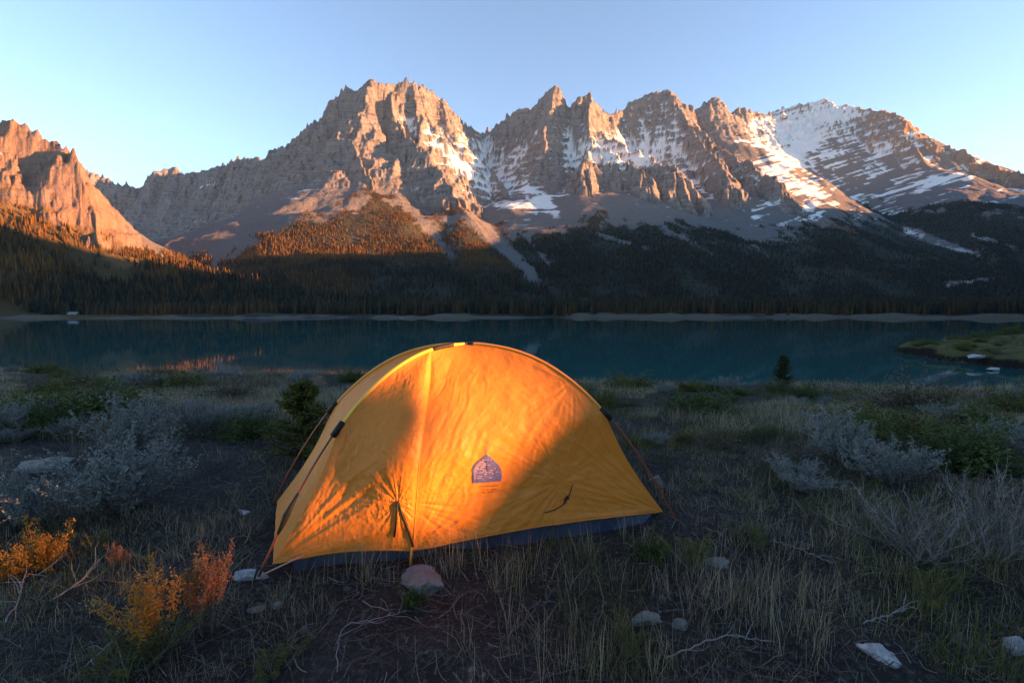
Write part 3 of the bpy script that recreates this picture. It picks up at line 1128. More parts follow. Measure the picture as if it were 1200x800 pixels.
COL.objects.link(o)
o.parent = tent

# things drawn on or fixed to the front cloth: find the cloth under a photo position
BV_V = np.vstack([PR.reshape(-1, 3), PL.reshape(-1, 3)])
gf = grid_faces(NU, NV)
BV = BVHTree.FromPolygons([tuple(v) for v in BV_V], [tuple(q) for q in np.vstack([gf, gf + NU * NV]).tolist()])


def on_cloth(px, py, off=0.003):
    d0 = (at(px, py, 1.0) - Vector((0, 0, EYE))).normalized()
    loc, nor, idx, dist = BV.ray_cast(Vector((0, 0, EYE)), d0)
    if loc is None:
        return at(px, py, 2.45)
    if nor.dot(d0) > 0:
        nor = -nor
    return loc + nor * off


CENV = Vector(CEN)
for pts in (((466, 586), (465, 600), (464, 615), (462, 628)), ((467, 586), (472, 602), (479, 622), (484, 640))):
    mk_tube("strap", [on_cloth(p[0], p[1], 0.006) - CENV for p in pts], 0.0055, BLACKW, tent, 6)
mk_tube("strap", [Vector(hemB) + Vector((-0.006, -0.008, 0.02)) - CENV, Vector(hemB) + Vector((-0.008, -0.014, -0.03)) - CENV, Vector(hemB) + Vector((-0.010, -0.02, -0.075)) - CENV], 0.007, SLV, tent, 6)
mk_tube("toggle_cord", [on_cloth(p[0], p[1], 0.005) - CENV for p in ((638, 600), (650, 597), (658, 592), (664, 586), (668, 577), (671, 567))], 0.003, BLACKW, tent, 6)
mk_tube("toggle", [on_cloth(p[0], p[1], 0.008) - CENV for p in ((661, 590), (661, 585), (664, 581), (666, 584))], [0.004, 0.006, 0.006, 0.004], BLACKW, tent, 6)
mk_tube("guy_line", [on_cloth(357, 649, 0.004) - CENV, Vector(FL) + Vector((0.02, -0.03, 0.02)) - CENV], 0.0045, CORD, tent, 6)
# peg at the front left corner
mk_tube("tent_peg", [FL + Vector((0.0, -0.02, 0.06)) - CENV, FL + Vector((-0.015, -0.04, 0.0)) - CENV, FL + Vector((-0.03, -0.06, -0.06)) - CENV], 0.006, BLACKW, tent, 6)


def print_patch(bm, poly, off):
    """polygon drawn on the cloth (photo pixels), as a thin film"""
    vs_ = [bm.verts.new(on_cloth(p[0], p[1], off) - CENV) for p in poly]
    bm.faces.new(vs_)


INK = simple("blue_grey_ink", (0.065, 0.075, 0.22), 0.7)
INK2 = simple("pale_pink_ink", (0.30, 0.20, 0.24), 0.7)
INK3 = simple("dark_brown_ink", (0.16, 0.065, 0.03), 0.7)


def film(name, polys, mat, off, parent=None):
    bm = bmesh.new()
    for p in polys:
        print_patch(bm, p, off)
    me = bpy.data.meshes.new(name)
    bm.to_mesh(me)
    bm.free()
    me.materials.append(mat)
    o = bpy.data.objects.new(name, me)
    COL.objects.link(o)
    o.parent = parent or tent
    return o


def arch_half(y):
    # half outline of the onion-arch emblem: (left x, right x) at row y
    k = (y - 532) / 33.0
    l = np.interp(k, [0, .12, .25, .40, .55, 1.0], [570, 566, 560, 555.5, 553.3, 554.0])
    r = np.interp(k, [0, .12, .25, .40, .60, .85, 1.0], [570.4, 575, 579.5, 584, 587.3, 588, 587])
    return l, r


strips = []
ys_ = np.linspace(532.3, 566, 34)
for y0, y1 in zip(ys_[:-1], ys_[1:]):
    l0, r0 = arch_half(y0)
    l1, r1 = arch_half(y1)
    nx = 10
    sh0, sh1 = -(np.linspace(0, 1, nx + 1)) * 2.6 * (y0 - 532) / 33, -(np.linspace(0, 1, nx + 1)) * 2.6 * (y1 - 532) / 33
    for q in range(nx):
        f0, f1 = q / nx, (q + 1) / nx
        strips.append([(l0 + (r0 - l0) * f0, y0 + sh0[q]), (l1 + (r1 - l1) * f0, y1 + sh1[q]), (l1 + (r1 - l1) * f1, y1 + sh1[q + 1]), (l0 + (r0 - l0) * f1, y0 + sh0[q + 1])])
logo = film("emblem", strips, INK, 0.0035)
logo["label"] = "blue grey arch shaped emblem with scribbled lines"
rr = random.Random(3)
light = []
for row in range(12):
    y = 538.2 + row * 2.15
    l, r = arch_half(y)
    x = l + 1.6
    while x < r - 2.0:
        w = rr.uniform(1.5, 6.0)
        w = min(w, r - 1.6 - x)
        frac = (x - l) / (r - l)
        if rr.random() < (0.80 - 0.50 * frac - 0.25 * (row / 12)) and w > 0.6:
            yy = y - frac * 2.6 * (y - 532) / 33
            hh_ = rr.uniform(0.7, 1.15)
            light.append([(x, yy), (x, yy + hh_), (x + w, yy + hh_ - 0.15), (x + w, yy - 0.15)])
        x += w + rr.uniform(0.5, 1.6)
film("emblem_lines", light, INK2, 0.0055, logo)
film("emblem_stroke", [[(570.0, 522), (569.8, 540), (571.6, 556), (572.4, 556), (570.9, 540), (570.4, 522)]], INK, 0.0065, logo)
txt = []
for row, (xa, xb, yy) in enumerate(((563, 583, 569.0), (566, 582.5, 573.2), (565, 581, 576.2))):
    x = xa
    while x < xb:
        w = rr.uniform(0.7, 1.7)
        if rr.random() < 0.8:
            y = yy - (x - xa) * 0.06 + rr.uniform(-.25, .25)
            txt.append([(x, y), (x, y + 1.1), (x + w, y + 1.05), (x + w, y - 0.05)])
        x += w + 0.55
film("emblem_caption", txt, INK3, 0.0035, logo)

# ------------------------------------------------------------------ plants, stones and litter of the meadow
def in_tent(x, y, grow=0.0):
    P = [FL, FR, RR, RL]
    c = CEN
    ok = np.ones(np.shape(x), bool)
    for i in range(4):
        a_, b_ = P[i], P[(i + 1) % 4]
        ex, ey = b_.x - a_.x, b_.y - a_.y
        ln = math.hypot(ex, ey)
        d = (ex * (y - a_.y) - ey * (x - a_.x)) / ln
        ok &= d > -grow
    return ok


def leaf_mat(name, dark, light, trans=0.25, rough=0.75):
    f = NM(name)
    c = f.mix(f.attr("tint"), dark, light)
    f.base(c, rough, 0.2)
    if trans > 0:
        t_ = f.n("ShaderNodeBsdfTranslucent")
        f.l(c, t_.inputs[0])
        x_ = f.n("ShaderNodeMixShader")
        x_.inputs[0].default_value = trans
        f.l(f.b.outputs[0], x_.inputs[1])
        f.l(t_.outputs[0], x_.inputs[2])
        f.l(x_.outputs[0], f.out.inputs[0])
    return f.m


def blades(name, bx, by, bz, h, w, ang, lean, tint, mat, droop=0.5):
    """many curved grass blades in one mesh (three quads each)"""
    n = len(bx)
    dx, dy = np.cos(ang), np.sin(ang)
    face = ang + math.pi / 2 + rng.uniform(-.6, .6, n)
    sx_, sy_ = np.cos(face), np.sin(face)
    V_ = np.zeros((n, 8, 3), np.float32)
    for k, f in enumerate((0.0, 0.36, 0.72, 1.0)):
        out = lean * (f + droop * f * f) * h
        up_ = h * (f - 0.28 * np.clip(lean, 0, 2) * f * f)
        ww = w * (1.0, 0.85, 0.55, 0.12)[k] * 0.5
        jit = rng.normal(0, 0.03, n) * h * f
        cx, cy, cz = bx + dx * out - dy * jit, by + dy * out + dx * jit, bz + up_
        V_[:, 2 * k] = np.stack([cx - sx_ * ww, cy - sy_ * ww, cz], -1)
        V_[:, 2 * k + 1] = np.stack([cx + sx_ * ww, cy + sy_ * ww, cz], -1)
    base = (np.arange(n) * 8)[:, None]
    F_ = np.concatenate([base + np.array([2 * k, 2 * k + 1, 2 * k + 3, 2 * k + 2])[None] for k in range(3)], 0)
    return np_mesh(name, V_.reshape(-1, 3), F_, mat, attrs=dict(tint=np.repeat(tint, 8)))


def tufts(n, ylo, yhi, power, pxlo=-260, pxhi=1460):
    """tuft positions, spread evenly over the picture width and weighted towards near ground"""
    u = rng.random(n)
    Y = (ylo ** power + u * (yhi ** power - ylo ** power)) ** (1 / power)
    px = rng.uniform(pxlo, pxhi, n)
    X = (px - 600) / FPX * Y
    return X, Y


GR = NM("dry_grass")
GRm = leaf_mat("dry_grass", (0.030, 0.029, 0.017), (0.39, 0.325, 0.21), 0.2)
GGm = leaf_mat("olive_grass", (0.032, 0.046, 0.014), (0.15, 0.155, 0.045), 0.25)

edge_y = lambda X: np.interp(X, [-40, -24, -2, 6, 11, 40], [24.5, 22.5, 17.2, 14.2, 12.0, 11])


def grass_set(name, label, mat, ntuft, per, ylo, yhi, power, hlo, hhi, wid, thr, seed, rad, lean_s, tm=0.36):
    X, Y = tufts(ntuft, ylo, yhi, power)
    dens = fbm(X / 0.9 / (1 + Y / 8), Y / 0.9 / (1 + Y / 8), 3, seed)
    pxx = 600 + FPX * X / Y
    bare = sstep(250, 330, pxx) * sstep(760, 640, pxx) * sstep(2.7, 2.1, Y) + 0.8 * sstep(120, 170, pxx) * sstep(340, 300, pxx) * sstep(4.2, 3.6, Y) * sstep(1.9, 2.3, Y) + 0.5 * sstep(880, 940, pxx) * sstep(1100, 1000, pxx) * sstep(3.6, 3.0, Y) * sstep(2.2, 2.5, Y)
    keep = (dens > thr + 0.62 * bare) & (Y < edge_y(X)) & ~in_tent(X, Y, 0.05)
    X, Y, dens = X[keep], Y[keep], dens[keep]
    n = len(X)
    hh = rng.uniform(hlo, hhi, n) * (0.75 + 0.35 * np.clip(dens, -1, 1))
    tn = np.clip(rng.normal(tm, 0.22, n) + 0.25 * fbm(X / 2.5, Y / 2.5, 2, seed + 5), 0, 1)
    cntb = rng.poisson(per, n)
    idx = np.repeat(np.arange(n), cntb)
    k = len(idx)
    r = rad * np.sqrt(rng.random(k)) * (1 + Y[idx] / 14)
    a = rng.uniform(0, 6.283, k)
    bx = X[idx] + r * np.cos(a)
    by = Y[idx] + r * np.sin(a)
    ok = ~in_tent(bx, by, 0.02)
    idx, a, bx, by = idx[ok], a[ok], bx[ok], by[ok]
    k = len(idx)
    bz = meadow_z(bx, by) - 0.01
    h = hh[idx] * rng.uniform(0.45, 1.1, k)
    w = wid * rng.uniform(0.7, 1.3, k) * (0.6 + by / 5.0)
    lean = np.abs(rng.normal(0, lean_s, k))
    tint = np.clip(tn[idx] + rng.normal(0, .2, k), 0, 1)
    print(name, k)
    ob = blades(name, bx, by, bz, h, w, a + rng.normal(0, .8, k), lean, tint, mat)
    kind(ob, "stuff", label)
    return ob


grass_set("grass", "short dry tan grass covering the near meadow", GRm, 9800, 9, 1.15, 5.5, 0.9, 0.04, 0.15, 0.0022, -0.15, 901, 0.05, 0.5)
grass_set("grass", "dry grass and low herbs covering the far meadow", GRm, 42000, 8, 5.0, 24.0, 0.9, 0.10, 0.30, 0.0024, -0.45, 905, 0.07, 0.4, 0.58)
grass_set("green_grass", "tufts of olive green grass in the meadow", GGm, 9000, 16, 1.2, 23.0, 0.5, 0.06, 0.2, 0.0024, 0.15, 911, 0.05, 0.35)

# tall thin stalks with forked dry tips
X, Y = tufts(850, 1.3, 9.0, 0.7)
keep = (fbm(X / 0.8, Y / 0.8, 2, 921) > 0.12) & ~in_tent(X, Y, 0.03) & ~((X < -0.2) & (Y < 2.2))
X, Y = X[keep], Y[keep]
hand = [(420, 668, 9), (440, 680, 9), (470, 662, 8), (520, 665, 10), (545, 660, 8), (598, 672, 12), (602, 690, 10), (665, 690, 8), (690, 650, 8), (730, 700, 9), (790, 690, 12), (812, 672, 12), (850, 720, 14), (868, 712, 14), (890, 740, 12), (930, 735, 10), (955, 765, 10), (700, 790, 10), (640, 760, 8), (915, 690, 10), (880, 690, 8), (1075, 690, 6), (740, 640, 7), (760, 770, 10)]
hx, hy = [], []
for (px, py, k) in hand:
    g = ground_at(px, py)
    for _ in range(k // 2):
        hx.append(g.x + random.gauss(0, 0.06))
        hy.append(g.y + random.gauss(0, 0.06))
X = np.concatenate([X, hx])
Y = np.concatenate([Y, hy])
idx = np.repeat(np.arange(len(X)), 10)
k = len(idx)
bx = X[idx] + rng.normal(0, .035, k)
by = Y[idx] + rng.normal(0, .035, k)
ok = ~in_tent(bx, by, 0.02)
idx, bx, by = idx[ok], bx[ok], by[ok]
k = len(idx)
o = blades("dry_stalks", bx, by, meadow_z(bx, by) - 0.01, rng.uniform(0.07, 0.25, k), rng.uniform(.0014, .0032, k), rng.uniform(0, 6.28, k), np.abs(rng.normal(0.15, .28, k)), np.clip(rng.normal(.6, .2, k), 0, 1), GRm, 0.3)
kind(o, "stuff", "taller dry straw coloured stalks standing in the meadow")

# fallen stalks and twigs lying on the soil
X, Y = tufts(21000, 1.1, 9.0, 0.75)
ok = ~in_tent(X, Y, 0.0)
X, Y = X[ok], Y[ok]
n = len(X)
L = rng.uniform(0.03, 0.16, n) * (1 + (rng.random(n) > 0.95) * 0.9)
a = rng.uniform(0, 6.283, n)
bend = rng.normal(0, 0.5, n)
w = rng.uniform(0.0008, 0.0022, n) * (0.7 + Y / 6)
Vl = np.zeros((n, 8, 3), np.float32)
cx, cy = X.copy(), Y.copy()
for k in range(4):
    aa = a + bend * (k / 3 - 0.5)
    if k:
        cx = cx + np.cos(aa) * L / 3
        cy = cy + np.sin(aa) * L / 3
    cz = meadow_z(cx, cy) + rng.uniform(0.003, 0.03, n)
    Vl[:, 2 * k] = np.stack([cx - np.sin(aa) * w, cy + np.cos(aa) * w, cz], -1)
    Vl[:, 2 * k + 1] = np.stack([cx + np.sin(aa) * w, cy - np.cos(aa) * w, cz + .001], -1)
base = (np.arange(n) * 8)[:, None]
Fl = np.concatenate([base + np.array([2 * k, 2 * k + 1, 2 * k + 3, 2 * k + 2])[None] for k in range(3)], 0)
LIT = leaf_mat("fallen_straw", (0.030, 0.026, 0.024), (0.20, 0.18, 0.16), 0.0)
o = np_mesh("litter", Vl.reshape(-1, 3), Fl, LIT, attrs=dict(tint=np.repeat(np.clip(rng.beta(0.9, 2.8, n), 0, 1), 8)))
kind(o, "stuff", "fallen grey straw and twigs strewn over the soil")

# small gravel
n = 5800
X, Y = tufts(n, 1.1, 7.0, 0.7)
ok = ~in_tent(X, Y, 0.0)
X, Y = X[ok], Y[ok]
n = len(X)
T = np.array([(1, 0, 0), (0.3, 0.95, 0), (-.8, .5, 0), (-.7, -.7, 0), (.4, -.9, 0), (.1, .1, .7)], np.float32)
TF = np.array([(0, 1, 5), (1, 2, 5), (2, 3, 5), (3, 4, 5), (4, 0, 5)])
s_ = rng.lognormal(math.log(0.006), 0.5, n)
a = rng.uniform(0, 6.28, n)
asp = rng.uniform(.6, 1.4, n)
gx = X[:, None] + (T[None, :, 0] * np.cos(a)[:, None] * asp[:, None] - T[None, :, 1] * np.sin(a)[:, None]) * s_[:, None]
gy = Y[:, None] + (T[None, :, 0] * np.sin(a)[:, None] * asp[:, None] + T[None, :, 1] * np.cos(a)[:, None]) * s_[:, None]
gzz = meadow_z(X, Y)[:, None] + T[None, :, 2] * s_[:, None] * 1.1 - 0.001
GV = leaf_mat("gravel", (0.035, 0.031, 0.028), (0.15, 0.14, 0.13), 0.0)
o = np_mesh("gravel", np.stack([gx, gy, gzz], -1).reshape(-1, 3), (TF[None] + (np.arange(n) * 6)[:, None, None]).reshape(-1, 3), GV, attrs=dict(tint=np.repeat(rng.beta(1.1, 3, n), 6)))
kind(o, "stuff", "small stones and crumbs of soil")


# ---- shrubs
class Acc:
    def __init__(self):
        self.v, self.f, self.t = [], [], []

    def tube(self, pts, r0, r1, tint=0.5):
        """three-sided twig"""
        n = len(pts)
        b = len(self.v)
        for i, p in enumerate(pts):
            d = (pts[min(i + 1, n - 1)] - pts[max(i - 1, 0)])
            a_ = d.cross(Vector((0.3, 0.5, 0.81)))
            if a_.length < 1e-6:
                a_ = Vector((1, 0, 0))
            a_.normalize()
            b_ = d.normalized().cross(a_)
            r = r0 + (r1 - r0) * i / (n - 1)
            for q in range(3):
                w_ = q * 2.0944
                self.v.append(p + (a_ * math.cos(w_) + b_ * math.sin(w_)) * r)
                self.t.append(tint)
        for i in range(n - 1):
            for q in range(3):
                self.f.append((b + i * 3 + q, b + i * 3 + (q + 1) % 3, b + i * 3 + 3 + (q + 1) % 3, b + i * 3 + 3 + q))

    def leaf(self, p, d, L, w, tint):
        s_ = d.cross(Vector((random.gauss(0, 1), random.gauss(0, 1), random.gauss(0, 1))))
        if s_.length < 1e-6:
            return
        s_.normalize()
        b = len(self.v)
        m_ = p + d * (L * 0.55)
        self.v += [p, m_ + s_ * w, p + d * L, m_ - s_ * w]
        self.t += [tint] * 4
        self.f.append((b, b + 1, b + 2, b + 3))

    def build(self, name, mat, parent):
        return np_mesh(name, np.array([tuple(v) for v in self.v]), np.array(self.f), mat, parent, attrs=dict(tint=np.array(self.t)))


def rv(s=1.0):
    return Vector((random.gauss(0, s), random.gauss(0, s), random.gauss(0, s)))


def grow(p, d, L, nseg, wob, lift):
    pts = [p.copy()]
    d = d.normalized()
    for _ in range(nseg):
        d = (d + rv(wob) + Vector((0, 0, lift))).normalized()
        p = p + d * (L / nseg)
        pts.append(p.copy())
    return pts, d


BR_GREY = leaf_mat("grey_twig_bark", (0.085, 0.083, 0.080), (0.24, 0.23, 0.22), 0.0)
BR_PALE = leaf_mat("bleached_twig_bark", (0.10, 0.097, 0.096), (0.30, 0.285, 0.28), 0.0)
BR_DARK = leaf_mat("dark_twig_bark", (0.03, 0.024, 0.018), (0.08, 0.06, 0.045), 0.0)
LF_SAGE = leaf_mat("sage_leaf", (0.11, 0.125, 0.115), (0.30, 0.325, 0.315), 0.15)
LF_GREEN = leaf_mat("green_leaf", (0.020, 0.038, 0.012), (0.10, 0.135, 0.038), 0.25)
LF_OLIVE = leaf_mat("olive_leaf", (0.042, 0.050, 0.012), (0.14, 0.14, 0.032), 0.25)
LF_GOLD = leaf_mat("golden_leaf", (0.22, 0.095, 0.015), (0.50, 0.235, 0.032), 0.3)
LF_RUST = leaf_mat("rust_leaf", (0.22, 0.080, 0.030), (0.42, 0.175, 0.070), 0.3)
LF_DUN = leaf_mat("dun_leaf", (0.060, 0.050, 0.034), (0.15, 0.125, 0.085), 0.2)
LF_PINE = leaf_mat("young_needle", (0.016, 0.028, 0.012), (0.050, 0.066, 0.024), 0.15)


def shrub_sage(nst, leafy, twig_mat, leaf_m, seed, thick=1.0, spread=0.9):
    """branching silvery shrub, height about 1, width about 1.5"""
    random.seed(seed)
    root = empty("sagebrush")
    A1, A2 = Acc(), Acc()
    for i in range(nst):
        az = random.uniform(0, 6.283)
        inc = random.uniform(0.15, 1.0) * spread
        d = Vector((math.cos(az) * math.sin(inc), math.sin(az) * math.sin(inc), math.cos(inc)))
        L = random.uniform(0.6, 0.95)
        base = Vector((math.cos(az), math.sin(az), 0)) * random.uniform(0, 0.12)
        pts, dd = grow(base, d, L, 6, 0.16, 0.07)
        tn = random.random()
        A1.tube(pts, 0.014 * thick, 0.004 * thick, tn)
        for k in range(1, 7):
            for _ in range(random.choice((1, 2, 2, 3))):
                p = pts[k]
                d2 = ((pts[k] - pts[k - 1]).normalized() + rv(0.55) + Vector((0, 0, 0.45))).normalized()
                L2 = random.uniform(0.14, 0.34)
                p2, d3 = grow(p, d2, L2, 4, 0.16, 0.12)
                A1.tube(p2, 0.006 * thick, 0.0022 * thick, tn * .7 + random.random() * .3)
                for q in range(1, 5):
                    if random.random() < 0.65:
                        p3, _d = grow(p2[q], (d3 + rv(0.6) + Vector((0, 0, .4))), random.uniform(0.05, 0.13), 2, 0.12, 0.1)
                        A1.tube(p3, 0.0036 * thick, 0.0018 * thick, random.random())
                        if leafy:
                            for _ in range(leafy):
                                A2.leaf(p3[random.choice((1, 2))] + rv(0.008), ((p3[2] - p3[0]).normalized() + rv(0.5)).normalized(), random.uniform(.02, .045), 0.0065, random.random())
                    if leafy:
                        for _ in range(leafy):
                            A2.leaf(p2[q] + rv(0.008), (d3 + rv(0.6)).normalized(), random.uniform(.02, .05), 0.007, random.random())
    A1.build("branches", twig_mat, root)
    if leafy:
        A2.build("foliage", leaf_m, root)
    return root


def shrub_leafy(nst, per, leaf_m, twig_mat, seed, lsize=0.04, name="leafy_shrub", flat=1.0, lw=0.32):
    """low dense bush of small leaves on many short shoots"""
    random.seed(seed)
    root = empty(name)
    A1, A2 = Acc(), Acc()
    for i in range(nst):
        az = random.uniform(0, 6.283)
        inc = math.acos(random.uniform(0.12, 1.0)) * 1.0
        d = Vector((math.cos(az) * math.sin(inc) * 1.0, math.sin(az) * math.sin(inc), math.cos(inc) * flat))
        R = random.uniform(0.35, 1.15) * (0.85 + 0.25 * math.sin(az * 3 + seed))
        base = Vector((math.cos(az), math.sin(az), 0)) * random.uniform(0, 0.3) * math.sin(inc)
        pts, dd = grow(base, d, R, 5, 0.13, 0.03)
        A1.tube(pts, 0.010, 0.002, random.random())
        tn = random.random() * 0.6
        for k in range(2, 6):
            for _ in range(per):
                p = pts[k] + rv(0.045)
                A2.leaf(p, (dd + rv(0.8) + Vector((0, 0, .3))).normalized(), random.uniform(.6, 1.3) * lsize, lsize * lw, min(1, tn + random.random() * 0.4))
    A1.build("branches", twig_mat, root)
    A2.build("foliage", leaf_m, root)
    return root


def shrub_stalks(nst, leaf_m, low_m, seed, wide=0.45):
    """upright stalks with leafy heads, green below"""
    random.seed(seed)
    root = empty("flowering_shrub")
    A1, A2, A3 = Acc(), Acc(), Acc()
    for i in range(nst):
        az = random.uniform(0, 6.283)
        rr_ = random.uniform(0, 1)
        d = Vector((math.cos(az) * wide * rr_, math.sin(az) * wide * rr_, 1))
        L = random.uniform(0.6, 1.05)
        base = Vector((math.cos(az), math.sin(az), 0)) * rr_ * 0.12
        pts, dd = grow(base, d, L, 8, 0.07, 0.02)
        A1.tube(pts, 0.008, 0.003, random.random())
        tn = random.random() * 0.5
        for k in range(1, 9):
            f = k / 8
            tgt = A2 if f > 0.55 else A3
            for _ in range(30 if f > 0.55 else 12):
                sp_ = 0.055 if f > 0.55 else 0.075
                q = pts[k].lerp(pts[k - 1], random.random()) + rv(sp_ * 0.5)
                tgt.leaf(q, (rv(0.7) + Vector((0, 0, .6))).normalized(), random.uniform(.02, .042), .0085, min(1, tn + random.random() * .55))
            if f > 0.5:
                for _ in range(2):
                    p2, d2 = grow(pts[k], dd + rv(.5), random.uniform(.06, .14), 3, .1, .1)
                    A1.tube(p2, .004, .002, random.random())
                    for q in range(1, 4):
                        for _ in range(4):
                            A2.leaf(p2[q] + rv(.012), (d2 + rv(.7)).normalized(), random.uniform(.018, .036), .0075, min(1, tn + random.random() * .55))
    A1.build("stems", BR_GREY, root)
    A2.build("flower_heads", leaf_m, root)
    A3.build("foliage", low_m, root)
    return root


def young_conifer(seed, leaf_m, full=1.0, name="young_spruce", wide=0.34):
    random.seed(seed)
    root = empty(name)
    A1, A2 = Acc(), Acc()
    tr, _ = grow(Vector((0, 0, 0)), Vector((0, 0, 1)), 1.0, 8, 0.02, 0.0)
    A1.tube(tr, 0.022, 0.003, 0.5)
    for i in range(int(85 * full)):
        z = random.uniform(0.03, 0.97)
        az = random.uniform(0, 6.283)
        L = wide * (1 - z) ** 0.75 * random.uniform(0.7, 1.15) + 0.03
        d = Vector((math.cos(az), math.sin(az), random.uniform(0.15, 0.55)))
        pts, dd = grow(Vector((0, 0, z)), d, L, 4, 0.06, 0.05)
        A1.tube(pts, 0.006, 0.002, random.random())
        tn = random.random() * .5
        for k in range(1, 5):
            for _ in range(16):
                q = pts[k].lerp(pts[k - 1], random.random()) + rv(.008)
                A2.leaf(q, (dd + rv(.75)).normalized(), random.uniform(.03, .06), .008, min(1, tn + random.random() * .5))
    A1.build("trunk", BR_DARK, root)
    A2.build("crown", leaf_m, root)
    return root


PROTO = {}


def get_proto(kind_):
    if kind_ in PROTO:
        src = PROTO[kind_]
        c = src.copy()
        COL.objects.link(c)
        for ch in src.children:
            d = ch.copy()
            COL.objects.link(d)
            d.parent = c
        return c
    mk = {
        "sage_near": lambda: shrub_sage(28, 6, BR_GREY, LF_SAGE, 11, 0.8),
        "sage_b": lambda: shrub_sage(24, 6, BR_GREY, LF_SAGE, 12, 0.8, 1.05),
        "sage_far": lambda: shrub_sage(22, 6, BR_GREY, LF_SAGE, 13, 1.1),
        "bare": lambda: shrub_sage(22, 1, BR_PALE, LF_DUN, 14, 0.85, 1.0),
        "bare_b": lambda: shrub_sage(24, 1, BR_PALE, LF_DUN, 15, 0.8, 1.15),
        "green": lambda: shrub_leafy(150, 9, LF_GREEN, BR_DARK, 21, 0.055),
        "olive": lambda: shrub_leafy(130, 11, LF_OLIVE, BR_DARK, 22, 0.055),
        "dun": lambda: shrub_leafy(120, 8, LF_DUN, BR_DARK, 23, 0.05, flat=1.15),
        "herb": lambda: shrub_leafy(60, 8, LF_GREEN, BR_DARK, 24, 0.10, "herb", 1.3, 0.2),
        "gold": lambda: shrub_leafy(75, 24, LF_GOLD, BR_GREY, 25, 0.048, "golden_shrub", 1.25, 0.3),
        "stalk_gold": lambda: shrub_stalks(13, LF_GOLD, LF_OLIVE, 31, 0.5),
        "stalk_rust": lambda: shrub_stalks(11, LF_RUST, LF_DUN, 32, 0.5),
        "stalk_olive": lambda: shrub_stalks(14, LF_OLIVE, LF_GREEN, 33, 0.6),
        "spruce": lambda: young_conifer(41, LF_PINE, 1.3),
        "pine": lambda: young_conifer(42, LF_OLIVE, 1.5, "young_pine", 0.46),
    }[kind_]
    PROTO[kind_] = mk()
    return PROTO[kind_]


def plant(kind_, px, py, wpx, hpx, label, cat="shrub", group=None, nat=1.5):
    """stand a plant with its foot at photo position (px, py), about wpx wide and hpx tall in the photo"""
    g = ground_at(px, py)
    o = get_proto(kind_)
    s_ = g.y / FPX
    h = hpx * s_
    w = wpx * s_ / nat
    o.location = (g.x, g.y, g.z - 0.01)
    o.scale = (w, w, h)
    o.rotation_euler = (0, 0, random.Random(px * 7 + py).uniform(0, 6.28))
    tag(o, label, cat, group)
    return o


SB = "silvery sagebrush bushes on the meadow"
GB = "low leafy bushes on the meadow"
plant("sage_near", 140, 600, 175, 86, "largest silvery sagebrush, left of the tent behind the golden shrub", group=SB)
plant("sage_b", 28, 616, 120, 66, "silvery sagebrush cut by the left edge of the picture", group=SB)
plant("sage_b", 158, 528, 120, 62, "grey sagebrush standing behind the largest sagebrush on the left", group=SB)
plant("sage_far", 232, 512, 80, 48, "small grey sagebrush halfway between the big sagebrush and the young pine", group=SB)
plant("sage_far", 12, 507, 60, 36, "small sagebrush at the left edge beside the olive bush", group=SB)
plant("sage_far", 300, 500, 70, 30, "low pale sagebrush just left of the young pine", group=SB)
plant("green", 112, 492, 150, 46, "wide dark green bush in the middle of the left meadow", group=GB)
plant("olive", 32, 488, 100, 38, "olive green bush at the left edge of the meadow", group=GB)
plant("olive", 192, 458, 95, 28, "rounded green bush near the lake, behind the wide dark green bush", group=GB)
plant("dun", 272, 470, 60, 32, "brown twiggy bush on the far meadow left of the tent", group=GB)
plant("green", 412, 448, 40, 18, "tiny green bush at the lake edge just left of the tent top", group=GB)
plant("dun", 95, 452, 70, 20, "low brown bush at the lake edge on the far left", group=GB)
plant("pine", 357, 540, 110, 96, "bushy young pine growing behind the left side of the tent", cat="tree", nat=0.9)
plant("gold", 45, 668, 92, 62, "round golden shrub lit by the sun at the left edge", nat=1.8)
plant("stalk_gold", 190, 768, 150, 118, "golden flowering shrub with green lower leaves in the left foreground", nat=1.0)
plant("stalk_rust", 245, 740, 95, 106, "rust coloured upright shrub right of the golden flowering shrub", nat=0.9)
plant("stalk_rust", 140, 668, 40, 34, "small reddish herb between the round golden shrub and the rust coloured shrub", cat="plant", nat=0.9)
plant("stalk_olive", 118, 655, 26, 38, "thin green herb just behind the round golden shrub", cat="plant", nat=0.9)
plant("stalk_olive", 150, 792, 110, 60, "dark green leafy herb below the golden flowering shrub", cat="plant", nat=0.9)
plant("herb", 484, 712, 44, 34, "green herb in front of the pale rock at the tent", cat="plant", nat=1.7)
plant("herb", 765, 652, 66, 30, "green herb beside the right tent corner", cat="plant", nat=1.7)
plant("stalk_olive", 815, 668, 60, 44, "clump of yellow green stalks right of the tent", cat="plant", nat=0.9)
plant("stalk_olive", 735, 770, 50, 50, "yellow green plant in front of the two small stones", cat="plant", nat=0.9)
plant("stalk_olive", 320, 792, 70, 36, "yellow green plant at the bottom edge left of centre", cat="plant", nat=0.9)
plant("stalk_olive", 1085, 712, 70, 50, "olive stalky plant in the right foreground", cat="plant", nat=0.9)
plant("stalk_olive", 880, 640, 50, 30, "olive tuft plant among dry stalks right of the tent", cat="plant", nat=0.9)
plant("spruce", 917, 453, 30, 36, "small spruce standing alone at the lake edge right of the tent", cat="tree", nat=0.75)
plant("dun", 1067, 486, 96, 56, "tall dark bush with greyish top at the lake edge on the right", group=GB)
plant("olive", 1045, 510, 120, 40, "bright green bush below the tall dark bush on the right", group=GB)
plant("green", 1130, 548, 150, 62, "large dark green bush between the sagebrush and the bare shrubs on the right", group=GB)
plant("olive", 1192, 492, 56, 48, "yellowish green bush at the right edge near the lake", group=GB)
